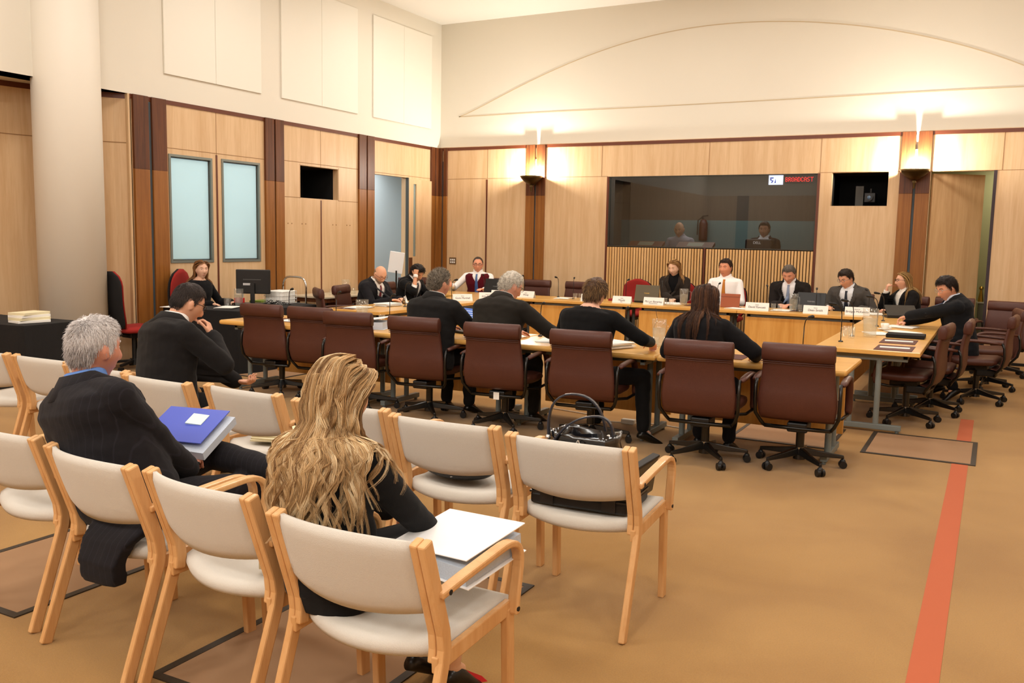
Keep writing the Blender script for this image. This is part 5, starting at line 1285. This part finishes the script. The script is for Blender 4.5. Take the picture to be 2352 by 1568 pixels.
q = MB(); q.M = Matrix.Rotation(R(-14), 4, 'X'); q.box((-.13,-.008,.145),(.13,-.006,.15)).build('cover_fold', mat('orange_leather_dark', (112, 52, 24), .5), tb)
MB().box((-.12,.01,0),(.12,.16,.006)).build('case_base', mat('orange_leather', (150,74,34), .5), tb)
# microphones
for i, (x, y, rz, lab) in enumerate(((-7.0, 12.15, 20, 'gooseneck microphone in front of the maroon vest'), (-6.45, 12.45, 12, 'gooseneck microphone behind the dark laptop at back left'), (-5.85, 12.42, 0, 'gooseneck microphone by the name card right of the white-haired man'),
     (-5.5, 12.2, 200, 'gooseneck microphone standing alone between the two empty back seats'), (-4.75, 12.4, 180, 'gooseneck microphone left of the empty red chair'), (-4.13, 12.2, 200, 'gooseneck microphone beside the olive laptop'),
     (-3.4, 12.42, 180, 'gooseneck microphone right behind the long-haired woman\'s head'), (-2.68, 12.3, 200, 'gooseneck microphone between the white-shirted and the bowed men'), (-2.0, 12.0, 190, 'gooseneck microphone before the black laptop'),
     (-1.4, 12.3, 210, 'gooseneck microphone beside the grey-suited man at right'))):
    mic(x, y, rz, lab)
for x, y, rz, lab, h in ((-1.2, 8.6, -60, 'tall microphone nearest the camera on the right table', .34), (-1.18, 9.2, -60, 'tall microphone second along the right table', .34), (-1.1, 10.5, -70, 'microphone by the teacup on the right table', .32), (-1.12, 11.3, -60, 'microphone at the far end of the right table', .32),
     (-3.6, 7.28, 40, 'microphone between the white-haired man and streaked-haired woman', .3), (-2.8, 7.32, 30, 'microphone right of the streaked-haired woman', .3), (-1.28, 7.2, 40, 'microphone at the right end of the front table', .32),
     (-5.88, 7.2, 60, 'microphone on the front table behind the second empty chair', .3), (-6.55, 7.25, 60, 'microphone at the left end of the front table', .3), (-6.5, 9.3, 70, 'microphone before the bald man on the left table', .3), (-6.5, 10.4, 70, 'microphone before the dark-haired leaning man', .3), (-5.25, 7.25, 60, 'microphone by the jug left of the spiky-haired man', .3)):
    mic(x, y, rz, lab, h=h)
# jugs and tumblers
for x, y, lab, k in ((-5.55, 7.2, 'glass water jug on the front table left of the spiky-haired man', 1.15), (-2.45, 7.2, 'glass water jug beside the long straight brown hair', 1.1), (-3.78, 12.1, 'glass water jug between the blonde woman and white-shirted man', 1.1),
      (-2.3, 12.1, 'glass water jug in front of the bowed grey-haired man', 1.1), (-5.25, 12.25, 'glass water jug half hidden by streaked hair', 1.05), (-1.03, 9.25, 'large glass water jug on the right table', 1.3), (-8.02, 8.0, 'glass water jug on the black draped desk', 1.0)):
    jug(x, y, lab, k=k)
for lab, pts in (('water tumbler on the front table behind the big white binder', ((-5.75, 7.12), (-5.66, 7.2), (-5.38, 7.3))), ('water tumbler on the front table right of the streaked-haired woman', ((-2.52, 7.02), (-2.43, 7.05), (-2.36, 7.12))),
      ('water tumbler before the olive laptop', ((-4.02, 12.02), (-3.94, 12.04), (-3.62, 12.06), (-3.55, 12.07))), ('water tumbler right of the white-shirted man', ((-2.53, 11.98), (-2.45, 12.0), (-2.2, 12.02), (-2.12, 12.05))),
      ('water tumbler beside the middle name card', ((-5.4, 12.05), (-5.33, 12.08))), ('water tumbler on the right table by the large jug', ((-1.24, 9.05), (-1.18, 9.15), (-1.24, 9.22), (-1.16, 8.98))),
      ('water tumbler near the spiky-haired man on the front table', ((-5.05, 7.3), (-4.98, 7.32))), ('water tumbler on the black draped desk', ((-8.2, 7.98), (-8.12, 7.93)))):
    for x, y in pts: tumbler(x, y, lab)
for i in range(6): tumbler(-8.42, 10.2+.17*i, 'upturned tumbler in the row on the side table', z=.726, up=False)
jug(-8.6, 10.75, 'clear water jug among upturned tumblers on the side table', z=.726)
# papers, binders, blotters
binder(-5.18, 6.93, 20, 'big white ring binder lying open-edged on the front table, left of the spiky-haired man', (228, 232, 238), h=.075, openang=8)
papers(-2.78, 6.88, -20, 'thick loose-leaf bundle under the elbow of the streaked-haired woman', 8, .3, .32, .006)
for x, y, rz, lab, n in ((-6.78, 8.72, 8, 'stack of white papers at the near end of the left table', 4), (-6.72, 9.25, -4, 'thick white paper stack in front of the bald man', 9), (-6.68, 9.85, 12, 'spread white papers beside the bald man', 5), (-6.78, 10.6, 20, 'papers by the elbow of the leaning man', 3),
     (-6.75, 11.9, 30, 'papers in front of the maroon vest', 4), (-5.65, 12.2, 10, 'papers before the left empty back seat', 2), (-4.0, 12.28, 15, 'papers beside the blonde woman', 3), (-3.0, 12.0, 80, 'papers beside the tablet case', 2), (-2.45, 12.12, 5, 'papers under the hands of the bowed man', 2),
     (-1.35, 12.3, 10, 'papers in front of the woman with glasses', 3), (-.85, 10.55, 70, 'papers under the reaching hand on the right table', 3), (-.78, 9.95, 60, 'papers beside the teacup', 2), (-1.0, 9.62, 30, 'curled white sheet beside the black folder', 2), (-6.3, 7.02, 3, 'white sheet behind the leftmost empty chair', 1),
     (-4.05, 6.95, 10, 'white sheets beside the lit laptop', 2), (-3.35, 7.0, 10, 'white sheets before the white-haired man', 2), (-2.05, 7.05, 0, 'papers before the long-haired woman', 2)):
    papers(x, y, rz, lab, n)
for x, y, rz, lab in ((-.72, 8.35, 90, 'maroon desk mat nearest the camera on the right table'), (-.74, 8.95, 90, 'maroon desk mat second on the right table'), (-1.3, 6.95, 0, 'maroon desk mat at the right end of the front table'), (-1.85, 6.9, 0, 'maroon desk mat before the long-haired woman'), (-5.35, 6.9, 0, 'maroon desk mat under the big white binder'), (-6.3, 7.0, 0, 'maroon desk mat behind the leftmost empty chair'), (-6.85, 8.72, 90, 'maroon desk mat at the near end of the left table'), (-3.55, 12.2, 0, 'maroon desk mat before the white-shirted man'), (-2.25, 12.2, 0, 'maroon desk mat before the bowed man')):
    blotter(x, y, rz, lab, .42 if abs(rz) < 50 else .42)
for x, y, lab in ((-.72, 8.35, 'folded white note with red print on the nearest maroon mat'), (-.74, 8.95, 'folded white note on the second maroon mat')):
    o = papers(x, y, 4, lab, 1, .24, .07, .006, z=TZ+.003, name='folded_note', cat='note')
o = MB().box((-.17,-.12,0),(.17,.12,.035)).build('black_folder', blackfab, bevel=.006); o.location = (-.72, 9.42, TZ); tag(o, 'thick black folder on the right table in front of the cup', 'folder')
cs = thing('teacup', 'white teacup on a saucer on the right table', 'cup', (-.98, 10.1, TZ))
MB().lathe([(0,.0),(.03,.0),(.07,.012),(.068,.016),(.03,.006),(0,.006)], n=24, cap=False).build('saucer', mat('china', (244,240,230), .2), cs, smooth=True)
MB().lathe([(0,.008),(.025,.008),(.04,.04),(.043,.07),(.04,.07),(.036,.04),(.022,.014),(0,.014)], n=24, cap=False).build('cup_body', mat('china', (244,240,230), .2), cs, smooth=True)
MB().tube([(.04,0,.055),(.062,0,.055),(.062,0,.03),(.037,0,.03)], .004, 6).build('cup_handle', mat('china', (244,240,230), .2), cs)
bk = thing('coffee_cup', 'dark takeaway cup on the left table beside the leaning man', 'cup', (-6.6, 10.15, TZ)); MB().cyl((0,0,0),(0,0,.1),.03,.04,20).build('cup_body', mat('cup_brown', (60,44,38), .6), bk); MB().cyl((0,0,.1),(0,0,.112),.043,.04,20).build('lid', blackplastic, bk)
rb = tag(MB().box((-.2,-.1,0),(.2,.1,.03)).build('red_folder', mat('red_folder', (140,24,30), .5)), 'red folder lying before the empty red chair', 'folder'); rb.location = (-4.75, 12.32, TZ)
# sheet music style stand with a white board near the door
sd = thing('sign_stand', 'white tilted sign board on a black floor stand by the open left door', 'sign stand', (-8.42, 11.8, 0))
MB().cyl((0,0,.02),(0,0,1.05),.018,.012,12).build('pole', blackmetal, sd); MB().lathe([(0,0),(.16,0),(.15,.02),(.02,.03),(0,.03)], n=24, cap=False).build('base', blackmetal, sd)
q = MB(); q.M = Matrix.Translation((0,0,1.18)) @ Matrix.Rotation(R(-58), 4, 'Z') @ Matrix.Rotation(R(10), 4, 'Y') @ Matrix.Rotation(R(-8), 4, 'X'); q.box((-.012,-.115,-.17),(.012,.115,.17)); sb_ = q.build('sign_board', mat('sign_face', (250,252,255), .3), sd, bevel=.002)
# wall plate of switches
o = thing('switch_plate', 'brown wall plate with six white switches, on the veneer near the corner', 'switch', (-8.86+.0+.28, YB, 1.17)); o.location = (-8.72, YB, 1.17)
MB().box((-.07,-.01,-.06),(.07,0,.06)).build('plate', mat('plate_brown', (110,84,58), .4), o)
for i in range(3):
    for j in range(2): MB().box((-.05+i*.037,-.014,-.04+j*.045),(-.025+i*.037,-.01,-.01+j*.045)).build('switch_button', white, o)
# clerk's desk: monitor, basket, trolley
mo = thing('computer_monitor', 'black computer monitor seen from behind on the draped desk', 'monitor', (-8.12, 8.35, TZ), 30)
MB().box((-.21,-.03,.13),(.21,.015,.43)).build('screen_housing', blackplastic, mo, bevel=.01); MB().box((-.19,.015,.15),(.19,.018,.41)).build('screen', mat('screen_dark', (30,34,40), .2), mo)
MB().bar((.0,-.05,.0),(.0,-.05,.26),.05,.03).build('stand', blackplastic, mo); MB().box((-.14,-.14,0),(.14,.06,.018)).build('stand_base', blackplastic, mo, bevel=.006)
MB().box((-.12,-.036,.30),(.1,-.03,.312)).build('vent_strip', mat('vent_grey', (70,70,70), .4), mo); MB().box((-.12,-.034,.235),(-.03,-.03,.262)).build('rating_label', mat('label_grey', (190,190,190), .5), mo)
kb = MB()
rnd = random.Random(5)
for i in range(5):
    p0 = V((rnd.uniform(-.12,.0), rnd.uniform(-.1,.1), .004)); pts = [p0]
    for j in range(8): pts.append(pts[-1]+V((rnd.uniform(.02,.06), rnd.uniform(-.05,.05), 0))); pts[-1].z = .004+abs(rnd.gauss(0,.02))
    kb.tube(pts, .004, 5)
o = kb.build('cable_tangle', blackplastic); o.location = (-7.95, 8.45, TZ); tag(o, 'tangle of black cables beside the monitor on the draped desk', 'cables', kind='stuff')
rt = thing('red_stapler_box', 'small red box with black base beside the monitor', 'box', (-8.13, 8.12, TZ)); MB().box((-.05,-.04,.03),(.05,.04,.09)).build('box_body', mat('box_red', (190,30,30), .4), rt, bevel=.004); MB().box((-.055,-.045,0),(.055,.045,.03)).build('box_base', black, rt)
o = MB().box((-.1,-.14,0),(.1,.14,.03)).build('green_folder', mat('lime', (130,150,50), .6)); o.location = (-8.22, 8.62, TZ); tag(o, 'lime green folder under the monitor', 'folder')
papers(-7.95, 7.75, 30, 'white papers on the near corner of the draped desk', 3); papers(-8.45, 7.45, 10, 'papers at the left of the draped desk', 2)
bs = thing('wire_basket', 'white wire basket full of papers behind the monitor', 'basket', (-8.02, 8.72, TZ), 10); w = MB()
for zz in (0,.05,.1,.15):
    w.tube([(-.13,-.17,zz),(.13,-.17,zz),(.13,.17,zz),(-.13,.17,zz),(-.13,-.17,zz)], .003, 5)
for i in range(8):
    u = -.13+.26*i/7; w.tube([(u,-.17,.15),(u,-.17,0),(u,.17,0),(u,.17,.15)], .0025, 5)
    u = -.17+.34*i/7; w.tube([(-.13,u,.15),(-.13,u,0),(.13,u,0),(.13,u,.15)], .0025, 5)
w.build('wire_frame', mat('white_wire', (225,225,220), .4), bs); MB().box((-.12,-.16,.004),(.12,.16,.16)).build('paper_fill', white, bs, bevel=.01)
tr_ = thing('document_trolley', 'steel trolley with two looped handles behind the draped desk', 'trolley', (-8.65, 9.3, 0), 4)
for s in (-1, 1):
    y = s*.42; MB().tube([(-.2,y,.12),(-.2,y,.86)]+arc((-.2,y,.86),(-.2,y,1.0),(-.08,y,1.0),5)+arc((.06,y,1.0),(.2,y,1.0),(.2,y,.86),5)+[(.2,y,.12)], .014, 10).build('handle_loop', chrome, tr_, smooth=True)
for z_ in (.2,.62): MB().box((-.2,-.42,z_),(.2,.42,z_+.02)).build('shelf', mat('shelf_grey', (150,150,146), .4), tr_)
for sx in (-1,1):
    for sy in (-1,1): MB().cyl((sx*.2-.012,sy*.42,.04),(sx*.2+.012,sy*.42,.04),.04).bar((sx*.2,sy*.42,.06),(sx*.2,sy*.42,.14),.02,.02).build('wheel', blackplastic, tr_)
# booklets on left draped table
for i in range(4):
    o = MB().box((-.1,-.15,0),(.1,.15,.024)).build('white_booklet', offwhite if i % 2 else white, bevel=.002); o.location = (-8.02-.006*i, 5.32+.004*i, .722+.0245*i); o.rotation_euler = (0,0,R(6*i-8)); tag(o, ['bottom booklet of the white stack on the left draped table', 'second lowest booklet of the white stack at left', 'second highest booklet of the white stack at left', 'top booklet of the white stack on the left draped table'][i], 'booklet', 'white booklets stacked on the draped table')

# ---------------------------------------------------------------- things on the cream chairs and laps
bf = thing('briefcase', 'black hard briefcase lying on the rightmost cream chair', 'briefcase', (-1.5, 3.56, .462), 3)
MB().box((-.22,-.15,0),(.22,.15,.052)).build('lower_shell', mat('case_black', (22,21,21), .45), bf, bevel=.012)
MB().box((-.22,-.15,.054),(.22,.15,.105)).build('upper_shell', mat('case_black', (22,21,21), .45), bf, bevel=.012)
MB().box((-.222,-.152,.049),(.222,.152,.057)).build('metal_rim', mat('case_rim', (58,58,60), .3, metal=.5), bf)
for s in (-1,1): MB().box((s*.14-.03,-.158,.01),(s*.14+.03,-.15,.1)).build('latch', mat('latch_dark', (34,33,33), .3), bf)
dc = thing('document_case', 'dark olive document case leaning inside the right arm of the cream chair', 'case', (-1.315, 3.62, .475), 0)
q = MB(); q.M = Matrix.Rotation(R(8), 4, 'Y'); q.box((-.015,-.16,0),(.015,.2,.17)).build('case_body', mat('case_olive', (66,60,46), .5), dc, bevel=.01)
q = MB(); q.M = Matrix.Rotation(R(8), 4, 'Y'); q.box((-.018,-.162,.16),(.018,.202,.174)).build('case_edge', black, dc, bevel=.004)
hb = thing('handbag', 'black patent leather handbag with two looped handles on the rightmost cream chair', 'bag', (-1.56, 3.63, .568), 4)
pat = mat('patent_leather', (16,16,20), .16, spec=.8, coat=.6, var=.05)
rings = []
for z_, w_, d_ in ((0,.15,.085),(.02,.17,.095),(.09,.175,.09),(.15,.16,.08),(.185,.165,.085)):
    rings.append([V((w_*(abs(cos(a))**.6)*(1 if cos(a) > 0 else -1), d_*(abs(sin(a))**.7)*(1 if sin(a) > 0 else -1)*(1-.2*sin(a*3)**2), z_+.012*sin(a*4)*(z_ > .15))) for a in [2*pi*i/40 for i in range(40)]])
for z_, f_ in ((.18,.93),(.12,.88)): rings.append([V((p.x*f_, p.y*f_, z_)) for p in rings[4]])
MB().loft(rings, caps=False).build('bag_body', pat, hb, smooth=True, fix=False); MB().prism([(.14*cos(2*pi*i/20), .07*sin(2*pi*i/20)) for i in range(20)], .10, .12).build('bag_lining', mat('navy_lining', (16,20,38), .7), hb)
def strap(pts, name='bag_handle'):
    P = [V(p) for p in pts]; rg = []; n = len(P)
    for i, p in enumerate(P):
        d = (P[min(i+1,n-1)]-P[max(i-1,0)]).normalized(); s_ = V((0,1,0)); nn = d.cross(s_).normalized()
        rg.append([p+s_*a*.011+nn*b_*.004 for a, b_ in ((-1,-1),(1,-1),(1,1),(-1,1))])
    MB().loft(rg).build(name, mat('strap_leather', (40,42,52), .35), hb, bevel=.002)
strap(arc((-.15,-.06,.15), (-.17,-.07,.37), (-.03,-.02,.35), 9)+arc((-.03,-.02,.35), (.07,.0,.34), (.09,.02,.19), 8)[1:])
strap(arc((-.13,-.08,.12), (-.05,-.1,.27), (.08,-.06,.27), 9)+arc((.08,-.06,.27), (.15,-.04,.26), (.14,-.03,.16), 6)[1:])
for x_, y_ in ((-.15,-.07),(.14,.0),(.09,.06)): MB().ell((x_, y_, .155), (.013,.013,.013)).build('metal_stud', chrome, hb, smooth=True)
MB().tube([(0,-.088,.16),(.012,-.094,.14),(0,-.096,.12),(-.012,-.094,.14),(0,-.088,.16)], .004, 6).build('charm', chrome, hb)
b2 = thing('dark_bag', 'flat dark bag slumped on the cream chair left of the handbag chair', 'bag', (-2.2, 3.6, .462), -8)
m = MB(); m.ell((0,0,.045), (.2,.13,.05), 20, 10); m.ell((-.1,.03,.07), (.12,.09,.05), 16, 8)
me = evald(m, .008, 6); me.materials.append(mat('bag_black', (20,19,20), .4, bump=.3, bscale=40)); obj('bag_body', me, b2, True)
MB().bar((.02,-.1,.075),(.1,.02,.09),.05,.004).build('silver_strap', mat('silver_strap', (120,122,124), .5), b2)
MB().tube([(.05,-.12,.03),(.14,-.06,.06),(.19,.02,.05)], .003, 6).build('zip', chrome, b2)
# papers and name card on second-row chair
papers(-3.5, 3.78, 20, 'printed papers on the second-row cream chair seat', 3, .21, .297, .008, z=.468, m=offwhite)
name_card(-3.27, 3.68, 20, ('', 'M', ''), 'folded white name card on the second-row cream chair', z=.466, s=.8)
o = MB().box((-.1,-.15,0),(.1,.15,.03)).build('cream_book', offwhite, bevel=.003); o.location = (-2.06, 2.36, .47); o.rotation_euler = (0,0,R(12)); tag(o, 'cream paperback lying on the empty cream chair seat beside the long-haired woman', 'book')
# grey-haired man's blue binder with pages
bb = binder(-3.16, 2.83, 0, 'blue ring binder with white pages held by the grey-haired man', (66, 84, 186), w=.31, l=.25, h=.05, z=.69, openang=3, pg=.04)
bb.rotation_euler = (R(24), R(3), R(14))
q = MB().box((.0,.0,.0575),(.08,.075,.0675)).build('sticky_note', mat('sticky_pale', (206,224,224), .8), bb)
# blonde woman's white binder
wb = binder(-1.46, 2.40, 0, 'large white ring binder on the lap of the long-haired woman', (244, 243, 242), w=.32, l=.30, h=.07, z=.575, openang=5)
wb.rotation_euler = (R(8), R(2), R(-8))
# red object on the floor by her foot
rs = tag(MB().add([(0,0,0),(.05,.03,0),(.1,.09,0),(.02,.06,0),(.03,.04,.05),(.08,.08,.02)], [(0,3,2,1),(0,1,4),(1,2,5,4),(2,3,4,5),(3,0,4)]).build('red_shoe_toe', mat('bright_red', (200,16,24), .4)), 'bright red pointed shoe on the carpet beneath the nearest chair', 'shoe'); rs.location = (-1.62, 2.62, 0)
# cabling under the front table
cb = MB().tube([(-3.6,7.6,.006),(-3.1,7.5,.006),(-2.9,7.32,.006),(-2.5,7.45,.006),(-2.3,7.4,.006)], .005, 6).build('white_cable', mat('white_cable', (220,214,200), .5), smooth=True); tag(cb, 'thin white cable on the carpet under the front table', 'cable')
pb = tag(MB().box((-.06,-.03,0),(.06,.03,.04)).build('power_block', mat('white_cable', (220,214,200), .5), bevel=.005), 'white power block on the carpet under the front table', 'power block'); pb.location = (-2.75, 7.35, 0)
for (x, y, lab) in ((-4.05, 11.728, 'thin cable hanging down the front of the back table'),):
    c_ = MB().tube([(x,y-.01,.70),(x+.03,y-.012,.55),(x-.02,y-.01,.4),(x+.01,y-.012,.2),(x,y-.01,.01)], .003, 5).build('hanging_cable', blackplastic, smooth=True); tag(c_, lab, 'cable')
# booth interior
bt = thing('booth_desk', 'brown console desk behind the booth glass', 'desk', (-4.6, YB+.5, .4))
MB().box((-.9,-.22,0),(.6,.25,1.08)).build('desk_body', mat('booth_wood', (110,70,48), .5), bt)
for x_ in (-.6, .25):
    q = MB(); q.M = Matrix.Translation((x_,-.05,1.10)) @ Matrix.Rotation(R(25), 4, 'X'); q.box((-.3,-.12,0),(.3,.12,.05)).build('sloped_console', mat('booth_wood', (110,70,48), .5), bt)
    q = MB(); q.M = Matrix.Translation((x_,-.05,1.155)) @ Matrix.Rotation(R(25), 4, 'X'); q.box((-.13,-.07,0),(.13,.07,.002)).build('control_panel', mat('panel_grey', (140,140,120), .5), bt)
dm = thing('booth_monitor', 'back of a black monitor with pale brand lettering behind the booth glass', 'monitor', (-3.3, YB+.32, 1.5))
MB().box((-.21,-.02,-.12),(.21,.03,.16)).build('screen_housing', mat('monitor_grey', (34,34,34), .5), dm, bevel=.03); MB().box((-.05,-.02,-.5),(.05,.03,-.1)).build('stand', blackplastic, dm)
text('DELL', .055, mat('dell_white', (225,225,225), .5, emit=(200,200,200), estr=.4), dm, Matrix.Translation((-.02,-.022,.1)) @ Matrix.Rotation(R(90), 4, 'X'), 'brand_lettering')
fx = thing('fire_extinguisher', 'dark red fire extinguisher on the rear wall of the booth', 'fire extinguisher', (-4.62, YB+1.78, 1.62)); MB().lathe([(0,0),(.07,0),(.075,.03),(.075,.3),(.05,.36),(.02,.38),(0,.38)], n=20, cap=False).build('cylinder_body', mat('ext_red', (64,16,16), .4), fx, smooth=True); MB().bar((-.02,0,.38),(-.02,0,.43),.03,.02).bar((-.02,0,.43),(.08,0,.44),.02,.02).tube([(-.03,0,.41),(-.1,0,.36),(-.1,-.02,.1)], .01, 6).build('valve', black, fx)
